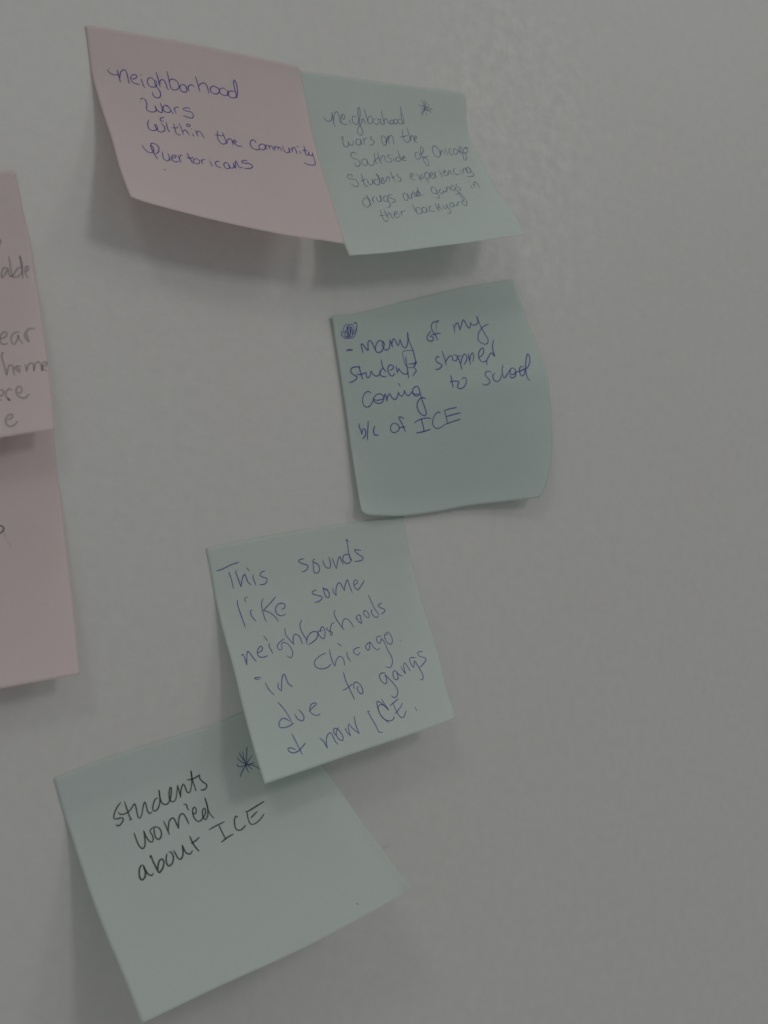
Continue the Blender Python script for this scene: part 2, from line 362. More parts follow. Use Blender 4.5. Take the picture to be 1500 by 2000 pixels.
# ------------------------------------------------------------------ the notes
# edge curves of every sheet: 3-D points in mm (along the wall, up the wall, off the wall)
EDGES = {
1: {
  'top': [(13405, 20223, 50), (13591, 20256, 50), (13779, 20289, 50), (13966, 20314, 50), (14155, 20331, 50), (14345, 20343, 50), (14534, 20355, 50), (14723, 20370, 50), (14912, 20386, 50), (15101, 20402, 50), (15290, 20419, 50), (15479, 20435, 50), (15668, 20452, 50), (15857, 20469, 50), (16046, 20486, 50), (16235, 20503, 50), (16424, 20521, 50), (16613, 20538, 50), (16802, 20554, 50), (16991, 20569, 50), (17180, 20582, 50), (17370, 20595, 50), (17559, 20606, 50), (17748, 20617, 50), (17938, 20628, 50), (18127, 20638, 50), (18316, 20647, 50), (18506, 20657, 50), (18695, 20667, 50), (18885, 20677, 50), (19074, 20687, 50), (19262, 20697, 50), (19450, 20706, 50), (19638, 20716, 50), (19826, 20725, 50), (20014, 20734, 50), (20203, 20743, 50), (20393, 20752, 50), (20584, 20762, 50), (20776, 20771, 50), (20969, 20780, 50)],
  'bottom': [(14228, 14231, 2000), (14408, 14195, 2012), (14588, 14162, 2024), (14769, 14136, 2035), (14952, 14116, 2046), (15135, 14101, 2056), (15318, 14085, 2066), (15500, 14069, 2075), (15683, 14052, 2084), (15866, 14037, 2092), (16049, 14022, 2100), (16232, 14008, 2107), (16415, 13996, 2114), (16598, 13984, 2120), (16782, 13974, 2126), (16965, 13965, 2131), (17149, 13957, 2136), (17332, 13950, 2140), (17516, 13943, 2144), (17699, 13938, 2147), (17883, 13933, 2150), (18067, 13928, 2152), (18250, 13925, 2154), (18434, 13922, 2155), (18618, 13920, 2156), (18802, 13919, 2156), (18985, 13919, 2156), (19169, 13921, 2155), (19353, 13924, 2154), (19536, 13928, 2152), (19720, 13934, 2150), (19904, 13940, 2147), (20087, 13948, 2144), (20271, 13959, 2140), (20454, 13973, 2136), (20637, 13988, 2131), (20820, 14000, 2126), (21002, 14008, 2120), (21185, 14015, 2114), (21369, 14021, 2107), (21554, 14029, 2100)],
  'left': [(13405, 20223, 50), (13436, 20071, 35), (13462, 19911, 35), (13488, 19750, 35), (13513, 19590, 35), (13536, 19428, 35), (13558, 19265, 35), (13581, 19104, 35), (13607, 18947, 35), (13633, 18788, 48), (13661, 18629, 70), (13690, 18472, 98), (13721, 18316, 131), (13752, 18161, 168), (13783, 18006, 208), (13813, 17852, 252), (13841, 17698, 298), (13869, 17545, 347), (13898, 17393, 399), (13926, 17243, 453), (13954, 17093, 509), (13981, 16944, 567), (14006, 16796, 628), (14029, 16648, 690), (14049, 16500, 754), (14065, 16353, 820), (14078, 16206, 888), (14089, 16059, 958), (14097, 15914, 1029), (14105, 15769, 1102), (14111, 15624, 1176), (14118, 15481, 1252), (14126, 15339, 1330), (14136, 15197, 1409), (14148, 15056, 1489), (14161, 14917, 1571), (14175, 14780, 1654), (14189, 14642, 1739), (14203, 14505, 1824), (14216, 14368, 1912), (14228, 14231, 2000)],
  'right': [(20969, 20780, 50), (21055, 20627, 35), (21109, 20461, 40), (21123, 20284, 63), (21124, 20104, 91), (21131, 19926, 123), (21151, 19752, 159), (21173, 19579, 196), (21188, 19406, 236), (21197, 19233, 278), (21203, 19059, 321), (21209, 18887, 366), (21216, 18714, 413), (21222, 18542, 461), (21230, 18371, 510), (21244, 18200, 560), (21261, 18030, 612), (21279, 17861, 665), (21294, 17691, 718), (21306, 17521, 773), (21318, 17352, 829), (21331, 17183, 885), (21348, 17015, 942), (21367, 16847, 1001), (21388, 16680, 1060), (21409, 16513, 1120), (21430, 16346, 1180), (21449, 16180, 1242), (21467, 16013, 1304), (21481, 15847, 1367), (21493, 15680, 1430), (21504, 15514, 1494), (21515, 15348, 1559), (21528, 15182, 1625), (21540, 15017, 1691), (21551, 14852, 1758), (21563, 14687, 1825), (21574, 14522, 1893), (21576, 14357, 1961), (21567, 14193, 2030), (21554, 14029, 2100)],
},
2: {
  'top': [(20759, 20623, 35), (20939, 20642, 35), (21120, 20661, 35), (21300, 20682, 35), (21480, 20706, 35), (21660, 20731, 35), (21840, 20754, 35), (22020, 20777, 35), (22200, 20799, 35), (22380, 20822, 35), (22560, 20843, 35), (22741, 20865, 35), (22921, 20885, 35), (23101, 20905, 35), (23282, 20925, 35), (23462, 20945, 35), (23642, 20966, 35), (23823, 20986, 35), (24003, 21008, 35), (24183, 21030, 35), (24363, 21051, 35), (24544, 21074, 35), (24724, 21096, 35), (24904, 21118, 35), (25084, 21141, 35), (25264, 21163, 35), (25444, 21186, 35), (25624, 21210, 35), (25804, 21236, 35), (25984, 21263, 35), (26163, 21291, 35), (26343, 21318, 35), (26523, 21346, 35), (26702, 21372, 35), (26882, 21396, 35), (27062, 21419, 35), (27243, 21439, 35), (27423, 21456, 35), (27604, 21469, 35), (27785, 21478, 35), (27967, 21485, 35)],
  'bottom': [(21988, 13816, 1700), (22159, 13853, 1715), (22332, 13890, 1730), (22506, 13926, 1745), (22681, 13963, 1760), (22856, 14000, 1775), (23031, 14038, 1790), (23205, 14077, 1805), (23380, 14116, 1820), (23553, 14157, 1835), (23726, 14200, 1850), (23898, 14244, 1865), (24070, 14289, 1880), (24242, 14335, 1895), (24414, 14382, 1910), (24586, 14429, 1925), (24757, 14477, 1940), (24929, 14524, 1955), (25101, 14570, 1970), (25273, 14616, 1985), (25445, 14661, 2000), (25618, 14705, 2015), (25790, 14749, 2030), (25963, 14792, 2045), (26135, 14837, 2060), (26307, 14882, 2075), (26479, 14928, 2090), (26651, 14974, 2105), (26823, 15021, 2120), (26995, 15069, 2135), (27166, 15116, 2150), (27338, 15164, 2165), (27509, 15212, 2180), (27680, 15260, 2195), (27852, 15308, 2210), (28023, 15355, 2225), (28195, 15402, 2240), (28366, 15448, 2255), (28538, 15493, 2270), (28710, 15539, 2285), (28883, 15585, 2300)],
  'left': [(20759, 20623, 35), (20794, 20445, 35), (20828, 20265, 35), (20862, 20086, 35), (20897, 19907, 35), (20933, 19729, 35), (20970, 19552, 35), (21010, 19375, 35), (21052, 19198, 35), (21095, 19021, 35), (21140, 18844, 35), (21185, 18667, 37), (21229, 18490, 42), (21271, 18312, 52), (21311, 18135, 65), (21349, 17958, 81), (21385, 17782, 102), (21417, 17604, 126), (21446, 17427, 153), (21473, 17248, 185), (21499, 17070, 220), (21523, 16893, 259), (21546, 16716, 301), (21570, 16540, 348), (21594, 16366, 398), (21620, 16194, 451), (21647, 16023, 509), (21677, 15855, 570), (21711, 15689, 634), (21750, 15524, 703), (21792, 15361, 775), (21836, 15200, 851), (21878, 15040, 930), (21917, 14881, 1014), (21952, 14724, 1101), (21979, 14569, 1191), (21997, 14415, 1286), (22004, 14263, 1384), (22003, 14113, 1485), (21996, 13965, 1591), (21988, 13816, 1700)],
  'right': [(27967, 21485, 35), (28020, 21328, 35), (28055, 21167, 35), (28064, 21001, 35), (28063, 20833, 35), (28066, 20667, 35), (28082, 20504, 35), (28100, 20341, 35), (28118, 20176, 44), (28137, 20010, 64), (28166, 19848, 91), (28203, 19689, 124), (28246, 19534, 162), (28291, 19380, 203), (28336, 19226, 249), (28386, 19076, 298), (28437, 18927, 350), (28487, 18779, 405), (28530, 18630, 463), (28566, 18480, 524), (28598, 18330, 587), (28628, 18181, 653), (28662, 18033, 722), (28702, 17889, 792), (28749, 17748, 865), (28798, 17609, 940), (28846, 17470, 1018), (28895, 17333, 1097), (28946, 17197, 1179), (28992, 17062, 1262), (29024, 16924, 1348), (29039, 16785, 1435), (29045, 16645, 1524), (29049, 16506, 1615), (29050, 16368, 1708), (29046, 16232, 1802), (29033, 16098, 1899), (29005, 15968, 1996), (28968, 15840, 2096), (28925, 15713, 2197), (28883, 15585, 2300)],
},
3: {
  'top': [(22242, 12179, 120), (22443, 12220, 117), (22646, 12261, 113), (22848, 12304, 110), (23049, 12355, 106), (23246, 12415, 103), (23442, 12480, 100), (23637, 12547, 97), (23832, 12614, 95), (24027, 12684, 92), (24220, 12755, 90), (24413, 12828, 88), (24606, 12902, 86), (24799, 12976, 85), (24991, 13050, 83), (25185, 13122, 81), (25379, 13194, 80), (25572, 13265, 79), (25766, 13337, 78), (25960, 13409, 77), (26154, 13480, 76), (26348, 13551, 76), (26542, 13622, 75), (26736, 13692, 75), (26930, 13761, 75), (27125, 13828, 75), (27320, 13895, 75), (27516, 13960, 75), (27712, 14023, 76), (27909, 14085, 76), (28107, 14144, 77), (28305, 14203, 77), (28503, 14260, 77), (28701, 14318, 78), (28900, 14375, 78), (29098, 14433, 79), (29295, 14491, 79), (29492, 14549, 80), (29690, 14607, 80), (29888, 14665, 80), (30088, 14724, 80)],
  'bottom': [(23227, 5556, 400), (23375, 5457, 381), (23562, 5429, 363), (23750, 5427, 344), (23941, 5438, 326), (24131, 5447, 308), (24320, 5451, 291), (24508, 5457, 274), (24697, 5468, 259), (24886, 5484, 246), (25074, 5507, 235), (25261, 5534, 226), (25448, 5563, 220), (25635, 5593, 217), (25822, 5623, 215), (26009, 5656, 217), (26196, 5690, 220), (26382, 5725, 225), (26567, 5763, 231), (26752, 5804, 240), (26936, 5847, 249), (27121, 5890, 260), (27305, 5932, 273), (27491, 5970, 286), (27678, 6006, 300), (27865, 6039, 316), (28053, 6070, 334), (28239, 6099, 354), (28426, 6127, 376), (28612, 6153, 400), (28798, 6180, 425), (28983, 6206, 452), (29167, 6233, 479), (29351, 6260, 507), (29535, 6288, 535), (29719, 6316, 564), (29903, 6344, 592), (30087, 6372, 620), (30273, 6400, 648), (30460, 6428, 674), (30649, 6457, 700)],
  'left': [(22242, 12179, 120), (22272, 12013, 119), (22302, 11848, 117), (22332, 11683, 116), (22361, 11517, 114), (22391, 11352, 113), (22421, 11187, 112), (22450, 11021, 111), (22479, 10856, 110), (22508, 10690, 110), (22537, 10524, 109), (22565, 10359, 109), (22594, 10193, 109), (22622, 10028, 108), (22650, 9862, 109), (22678, 9696, 109), (22705, 9531, 110), (22732, 9365, 112), (22759, 9199, 114), (22784, 9033, 117), (22809, 8866, 120), (22833, 8700, 124), (22856, 8534, 128), (22879, 8367, 132), (22902, 8201, 137), (22924, 8035, 142), (22947, 7869, 148), (22970, 7702, 154), (22993, 7536, 162), (23017, 7370, 170), (23041, 7203, 179), (23065, 7036, 189), (23089, 6869, 200), (23114, 6702, 209), (23142, 6537, 215), (23170, 6374, 223), (23194, 6211, 236), (23213, 6049, 259), (23223, 5886, 297), (23226, 5721, 347), (23227, 5556, 400)],
  'right': [(30088, 14724, 80), (30148, 14515, 105), (30210, 14307, 125), (30275, 14101, 144), (30343, 13896, 164), (30413, 13693, 187), (30483, 13489, 215), (30549, 13284, 252), (30606, 13078, 300), (30655, 12872, 355), (30700, 12665, 412), (30740, 12459, 476), (30771, 12256, 546), (30788, 12061, 627), (30790, 11879, 720), (30776, 11701, 828), (30745, 11514, 954), (30711, 11315, 1082), (30712, 11116, 1164), (30726, 10908, 1206), (30749, 10690, 1216), (30779, 10469, 1206), (30815, 10249, 1185), (30854, 10036, 1163), (30887, 9822, 1150), (30914, 9606, 1140), (30944, 9390, 1123), (30975, 9175, 1100), (31003, 8961, 1073), (31027, 8747, 1043), (31046, 8533, 1011), (31061, 8317, 980), (31067, 8101, 950), (31061, 7886, 921), (31046, 7670, 891), (31026, 7453, 860), (30993, 7237, 828), (30942, 7029, 796), (30866, 6830, 764), (30761, 6642, 732), (30649, 6457, 700)],
},
4: {
  'top': [(17727, 4051, 35), (17908, 4093, 35), (18090, 4135, 35), (18273, 4178, 35), (18457, 4221, 35), (18642, 4264, 35), (18828, 4307, 35), (19014, 4350, 35), (19200, 4392, 35), (19386, 4434, 35), (19571, 4475, 35), (19756, 4516, 35), (19941, 4555, 35), (20126, 4595, 35), (20311, 4634, 35), (20497, 4673, 35), (20682, 4711, 35), (20867, 4749, 35), (21053, 4786, 35), (21238, 4823, 35), (21424, 4859, 35), (21610, 4895, 35), (21796, 4931, 35), (21982, 4966, 35), (22168, 5002, 35), (22354, 5037, 35), (22540, 5071, 35), (22726, 5106, 35), (22912, 5140, 35), (23098, 5174, 35), (23284, 5207, 35), (23470, 5240, 35), (23657, 5273, 35), (23843, 5305, 35), (24029, 5336, 35), (24214, 5367, 35), (24400, 5397, 35), (24586, 5427, 35), (24773, 5458, 35), (24961, 5489, 35), (25150, 5520, 35)],
  'bottom': [(18867, -3163, 1900), (19046, -3120, 1893), (19227, -3076, 1885), (19409, -3032, 1877), (19592, -2988, 1870), (19776, -2944, 1862), (19959, -2900, 1855), (20142, -2855, 1848), (20324, -2811, 1840), (20507, -2766, 1832), (20689, -2722, 1825), (20871, -2677, 1818), (21052, -2632, 1810), (21234, -2587, 1802), (21416, -2542, 1795), (21598, -2497, 1788), (21780, -2452, 1780), (21962, -2407, 1773), (22145, -2363, 1765), (22327, -2319, 1757), (22509, -2275, 1750), (22692, -2232, 1743), (22874, -2188, 1735), (23056, -2145, 1727), (23239, -2102, 1720), (23421, -2058, 1712), (23603, -2015, 1705), (23786, -1972, 1698), (23968, -1929, 1690), (24150, -1886, 1682), (24333, -1843, 1675), (24516, -1800, 1668), (24698, -1758, 1660), (24881, -1716, 1652), (25063, -1672, 1645), (25245, -1626, 1638), (25426, -1578, 1630), (25605, -1527, 1623), (25785, -1476, 1615), (25965, -1424, 1607), (26147, -1372, 1600)],
  'left': [(17727, 4051, 35), (17770, 3866, 35), (17812, 3680, 35), (17854, 3494, 35), (17895, 3308, 35), (17933, 3122, 35), (17970, 2935, 35), (18009, 2749, 35), (18045, 2563, 47), (18077, 2377, 72), (18109, 2191, 102), (18140, 2006, 137), (18170, 1822, 174), (18201, 1638, 215), (18232, 1455, 258), (18265, 1273, 303), (18299, 1091, 351), (18333, 911, 400), (18367, 731, 451), (18399, 551, 504), (18429, 371, 559), (18456, 191, 615), (18479, 11, 672), (18500, -169, 731), (18519, -349, 791), (18537, -528, 852), (18555, -707, 915), (18574, -885, 979), (18594, -1063, 1043), (18614, -1241, 1109), (18634, -1418, 1176), (18654, -1594, 1245), (18675, -1771, 1314), (18697, -1946, 1384), (18719, -2121, 1455), (18743, -2296, 1527), (18768, -2471, 1600), (18793, -2645, 1673), (18819, -2818, 1748), (18843, -2991, 1824), (18867, -3163, 1900)],
  'right': [(25150, 5520, 35), (25184, 5325, 35), (25217, 5149, 35), (25251, 4972, 35), (25286, 4796, 35), (25323, 4620, 35), (25362, 4445, 35), (25402, 4270, 35), (25437, 4094, 45), (25468, 3918, 66), (25497, 3743, 91), (25526, 3568, 120), (25554, 3393, 152), (25583, 3219, 186), (25612, 3045, 222), (25641, 2871, 260), (25671, 2698, 300), (25702, 2526, 341), (25736, 2355, 384), (25772, 2184, 429), (25807, 2014, 474), (25842, 1844, 521), (25874, 1674, 569), (25903, 1504, 619), (25928, 1333, 669), (25950, 1163, 721), (25970, 992, 773), (25988, 821, 827), (26005, 651, 881), (26019, 481, 937), (26031, 310, 993), (26039, 140, 1050), (26043, -30, 1108), (26046, -200, 1167), (26053, -369, 1226), (26065, -538, 1287), (26089, -705, 1348), (26124, -871, 1410), (26154, -1037, 1473), (26161, -1204, 1536), (26147, -1372, 1600)],
},
5: {
  'top': [(13003, -2849, 35), (13183, -2788, 35), (13364, -2726, 35), (13546, -2663, 35), (13728, -2600, 35), (13911, -2538, 35), (14095, -2477, 35), (14278, -2419, 35), (14462, -2363, 35), (14646, -2309, 35), (14831, -2256, 35), (15016, -2205, 35), (15202, -2155, 35), (15388, -2106, 35), (15574, -2058, 35), (15760, -2009, 35), (15946, -1961, 35), (16132, -1912, 35), (16318, -1863, 35), (16504, -1815, 35), (16691, -1770, 35), (16878, -1725, 35), (17065, -1680, 35), (17252, -1635, 35), (17439, -1590, 35), (17625, -1542, 35), (17811, -1493, 35), (17996, -1442, 35), (18180, -1387, 35), (18363, -1328, 35), (18545, -1265, 35), (18726, -1200, 35), (18907, -1136, 35), (19089, -1076, 35), (19272, -1020, 35), (19456, -967, 35), (19641, -917, 35), (19826, -868, 35), (20012, -820, 35), (20199, -771, 35), (20387, -720, 35)],
  'bottom': [(14642, -9308, 2900), (14847, -9241, 2915), (15055, -9172, 2930), (15264, -9103, 2945), (15475, -9033, 2960), (15687, -8962, 2975), (15899, -8892, 2990), (16112, -8822, 3005), (16326, -8752, 3020), (16539, -8683, 3035), (16753, -8615, 3050), (16965, -8548, 3065), (17178, -8483, 3080), (17390, -8419, 3095), (17604, -8356, 3110), (17817, -8294, 3125), (18030, -8232, 3140), (18244, -8170, 3155), (18457, -8107, 3170), (18670, -8043, 3185), (18882, -7978, 3200), (19094, -7910, 3215), (19305, -7840, 3230), (19515, -7769, 3245), (19725, -7696, 3260), (19935, -7622, 3275), (20144, -7546, 3290), (20352, -7470, 3305), (20561, -7393, 3320), (20769, -7315, 3335), (20977, -7236, 3350), (21184, -7157, 3365), (21392, -7077, 3380), (21599, -6997, 3395), (21806, -6916, 3410), (22012, -6834, 3425), (22218, -6750, 3440), (22423, -6665, 3455), (22634, -6586, 3470), (22834, -6492, 3485), (22984, -6329, 3500)],
  'left': [(13003, -2849, 35), (13055, -3027, 35), (13105, -3204, 35), (13157, -3382, 35), (13211, -3559, 35), (13270, -3737, 35), (13332, -3915, 35), (13388, -4090, 64), (13439, -4263, 107), (13488, -4435, 157), (13534, -4606, 212), (13576, -4776, 272), (13616, -4946, 335), (13653, -5114, 402), (13690, -5281, 472), (13726, -5448, 544), (13762, -5613, 619), (13800, -5777, 696), (13838, -5940, 775), (13876, -6102, 856), (13914, -6263, 939), (13953, -6423, 1024), (13992, -6581, 1110), (14031, -6739, 1199), (14070, -6896, 1288), (14110, -7052, 1380), (14150, -7207, 1472), (14192, -7361, 1566), (14234, -7513, 1662), (14276, -7665, 1759), (14318, -7816, 1857), (14357, -7967, 1956), (14395, -8118, 2056), (14430, -8269, 2158), (14464, -8420, 2261), (14496, -8570, 2365), (14527, -8720, 2470), (14557, -8869, 2576), (14586, -9016, 2683), (14614, -9163, 2791), (14642, -9308, 2900)],
  'right': [(20387, -720, 35), (20499, -868, 35), (20610, -1015, 35), (20722, -1162, 35), (20835, -1310, 35), (20947, -1459, 35), (21061, -1609, 35), (21169, -1762, 47), (21265, -1916, 84), (21355, -2071, 131), (21441, -2227, 187), (21523, -2384, 249), (21603, -2540, 317), (21680, -2694, 390), (21755, -2847, 467), (21827, -2998, 549), (21898, -3147, 635), (21966, -3296, 724), (22033, -3444, 817), (22097, -3590, 913), (22160, -3735, 1012), (22222, -3878, 1114), (22281, -4021, 1219), (22339, -4161, 1326), (22396, -4300, 1436), (22452, -4438, 1549), (22507, -4573, 1664), (22561, -4708, 1782), (22612, -4841, 1902), (22661, -4972, 2024), (22708, -5103, 2148), (22752, -5232, 2274), (22792, -5361, 2403), (22828, -5489, 2533), (22861, -5615, 2666), (22893, -5740, 2800), (22923, -5863, 2937), (22954, -5984, 3075), (22991, -6103, 3215), (23026, -6219, 3356), (22984, -6329, 3500)],
},
6: {
  'top': [(4070, 12852, 70), (4243, 12907, 70), (4417, 12961, 70), (4593, 13017, 70), (4771, 13073, 70), (4949, 13129, 70), (5129, 13186, 70), (5310, 13243, 70), (5492, 13301, 70), (5675, 13358, 70), (5858, 13416, 70), (6042, 13474, 70), (6226, 13532, 70), (6410, 13590, 70), (6594, 13648, 70), (6778, 13705, 70), (6962, 13763, 70), (7145, 13820, 70), (7328, 13877, 70), (7510, 13933, 70), (7691, 13990, 70), (7873, 14046, 70), (8054, 14103, 70), (8235, 14160, 70), (8416, 14217, 70), (8597, 14274, 70), (8778, 14331, 70), (8959, 14387, 70), (9141, 14443, 70), (9322, 14500, 70), (9503, 14555, 70), (9684, 14611, 70), (9866, 14666, 70), (10047, 14720, 70), (10229, 14775, 70), (10411, 14828, 70), (10593, 14881, 70), (10775, 14933, 70), (10958, 14984, 70), (11140, 15035, 70), (11324, 15085, 70)],
  'bottom': [(4515, 5223, 1400), (4707, 5270, 1390), (4901, 5317, 1380), (5097, 5365, 1370), (5295, 5414, 1360), (5493, 5462, 1350), (5693, 5511, 1340), (5893, 5560, 1330), (6094, 5609, 1320), (6294, 5659, 1310), (6494, 5708, 1300), (6694, 5757, 1290), (6892, 5805, 1280), (7091, 5854, 1270), (7289, 5903, 1260), (7487, 5952, 1250), (7685, 6000, 1240), (7883, 6049, 1230), (8081, 6097, 1220), (8279, 6146, 1210), (8477, 6195, 1200), (8675, 6244, 1190), (8873, 6292, 1180), (9070, 6341, 1170), (9268, 6390, 1160), (9466, 6439, 1150), (9663, 6488, 1140), (9861, 6537, 1130), (10059, 6587, 1120), (10257, 6636, 1110), (10454, 6686, 1100), (10652, 6735, 1090), (10850, 6785, 1080), (11048, 6836, 1070), (11245, 6888, 1060), (11442, 6939, 1050), (11640, 6989, 1040), (11838, 7037, 1030), (12037, 7082, 1020), (12236, 7124, 1010), (12436, 7167, 1000)],
  'left': [(4070, 12852, 70), (4085, 12669, 35), (4096, 12475, 35), (4107, 12280, 35), (4118, 12085, 35), (4129, 11890, 35), (4139, 11696, 35), (4150, 11502, 35), (4161, 11308, 35), (4172, 11113, 44), (4182, 10917, 59), (4192, 10720, 79), (4202, 10524, 102), (4212, 10329, 128), (4223, 10134, 155), (4233, 9940, 186), (4244, 9747, 218), (4254, 9555, 252), (4265, 9363, 288), (4276, 9172, 325), (4287, 8981, 364), (4298, 8791, 405), (4309, 8601, 447), (4320, 8411, 490), (4331, 8221, 535), (4342, 8032, 581), (4354, 7843, 628), (4365, 7654, 676), (4376, 7464, 725), (4387, 7275, 776), (4399, 7086, 828), (4411, 6898, 881), (4423, 6710, 934), (4435, 6522, 989), (4447, 6335, 1045), (4459, 6148, 1102), (4471, 5962, 1160), (4482, 5776, 1218), (4494, 5591, 1278), (4505, 5407, 1339), (4515, 5223, 1400)],
  'right': [(11324, 15085, 70), (11385, 14903, 35), (11437, 14707, 35), (11487, 14510, 35), (11533, 14313, 35), (11577, 14115, 35), (11620, 13917, 35), (11667, 13720, 35), (11720, 13525, 35), (11774, 13330, 41), (11825, 13133, 52), (11869, 12935, 66), (11903, 12736, 82), (11930, 12536, 100), (11953, 12335, 120), (11976, 12135, 142), (12002, 11935, 164), (12033, 11736, 188), (12065, 11538, 214), (12096, 11339, 240), (12125, 11140, 268), (12150, 10941, 296), (12173, 10742, 326), (12194, 10543, 357), (12215, 10343, 388), (12235, 10144, 421), (12255, 9945, 454), (12274, 9746, 488), (12292, 9547, 523), (12309, 9349, 559), (12326, 9150, 595), (12342, 8951, 633), (12357, 8753, 671), (12372, 8554, 710), (12387, 8356, 749), (12400, 8158, 789), (12412, 7959, 830), (12421, 7761, 872), (12427, 7563, 914), (12431, 7365, 957), (12436, 7167, 1000)],
},
7: {
  'top': [(4428, 5600, 35), (4626, 5650, 35), (4827, 5700, 35), (5030, 5750, 35), (5234, 5801, 35), (5440, 5853, 35), (5647, 5904, 35), (5854, 5956, 35), (6062, 6008, 35), (6270, 6060, 35), (6478, 6112, 35), (6686, 6164, 35), (6892, 6215, 35), (7098, 6267, 35), (7304, 6319, 35), (7509, 6371, 35), (7715, 6423, 35), (7920, 6475, 35), (8125, 6527, 35), (8330, 6579, 35), (8536, 6631, 35), (8741, 6683, 35), (8946, 6735, 35), (9151, 6787, 35), (9355, 6839, 35), (9560, 6892, 35), (9765, 6944, 35), (9970, 6996, 35), (10176, 7048, 35), (10381, 7100, 35), (10586, 7152, 35), (10791, 7203, 35), (10997, 7255, 35), (11202, 7307, 35), (11407, 7358, 35), (11611, 7409, 35), (11815, 7460, 35), (12019, 7511, 35), (12224, 7562, 35), (12431, 7614, 35), (12640, 7666, 35)],
  'bottom': [(5417, -1293, 1400), (5610, -1255, 1393), (5805, -1217, 1385), (6001, -1178, 1377), (6199, -1139, 1370), (6398, -1100, 1362), (6596, -1061, 1355), (6795, -1022, 1348), (6993, -984, 1340), (7191, -946, 1332), (7388, -909, 1325), (7585, -871, 1318), (7783, -834, 1310), (7980, -797, 1302), (8177, -761, 1295), (8375, -725, 1288), (8572, -689, 1280), (8769, -653, 1273), (8967, -617, 1265), (9164, -581, 1257), (9361, -546, 1250), (9559, -511, 1243), (9756, -476, 1235), (9954, -441, 1227), (10152, -406, 1220), (10349, -372, 1212), (10547, -337, 1205), (10745, -303, 1198), (10943, -269, 1190), (11141, -234, 1182), (11338, -201, 1175), (11535, -168, 1168), (11731, -135, 1160), (11926, -102, 1152), (12122, -69, 1145), (12318, -37, 1138), (12516, -4, 1130), (12714, 29, 1123), (12914, 62, 1115), (13115, 95, 1107), (13319, 129, 1100)],
  'left': [(4428, 5600, 35), (4455, 5424, 35), (4482, 5247, 35), (4509, 5071, 35), (4536, 4894, 35), (4563, 4718, 35), (4589, 4541, 35), (4616, 4365, 35), (4643, 4189, 35), (4670, 4012, 44), (4695, 3835, 59), (4721, 3659, 79), (4747, 3482, 102), (4772, 3306, 128), (4799, 3131, 155), (4825, 2957, 186), (4852, 2783, 218), (4878, 2609, 252), (4905, 2437, 288), (4932, 2264, 325), (4959, 2092, 364), (4985, 1921, 405), (5011, 1749, 447), (5037, 1578, 490), (5063, 1407, 535), (5088, 1236, 581), (5112, 1065, 628), (5136, 894, 676), (5159, 723, 725), (5182, 553, 776), (5205, 383, 828), (5227, 213, 881), (5250, 43, 934), (5271, -126, 989), (5293, -294, 1045), (5314, -462, 1102), (5335, -630, 1160), (5356, -797, 1218), (5377, -963, 1278), (5397, -1128, 1339), (5417, -1293, 1400)],
  'right': [(12640, 7666, 35), (12675, 7477, 35), (12711, 7288, 35), (12743, 7099, 35), (12769, 6909, 35), (12789, 6718, 35), (12807, 6527, 35), (12829, 6336, 35), (12856, 6147, 35), (12885, 5958, 42), (12914, 5768, 54), (12943, 5579, 69), (12970, 5389, 87), (12993, 5199, 107), (13014, 5009, 129), (13032, 4819, 153), (13049, 4630, 178), (13064, 4440, 204), (13079, 4251, 232), (13093, 4062, 261), (13107, 3873, 292), (13121, 3685, 323), (13136, 3496, 356), (13151, 3307, 390), (13167, 3119, 425), (13184, 2932, 461), (13199, 2744, 497), (13215, 2556, 535), (13229, 2369, 574), (13242, 2182, 613), (13253, 1994, 654), (13263, 1807, 695), (13272, 1620, 737), (13280, 1433, 780), (13287, 1246, 823), (13294, 1060, 867), (13300, 873, 913), (13306, 686, 958), (13310, 500, 1005), (13315, 314, 1052), (13319, 129, 1100)],
},
}

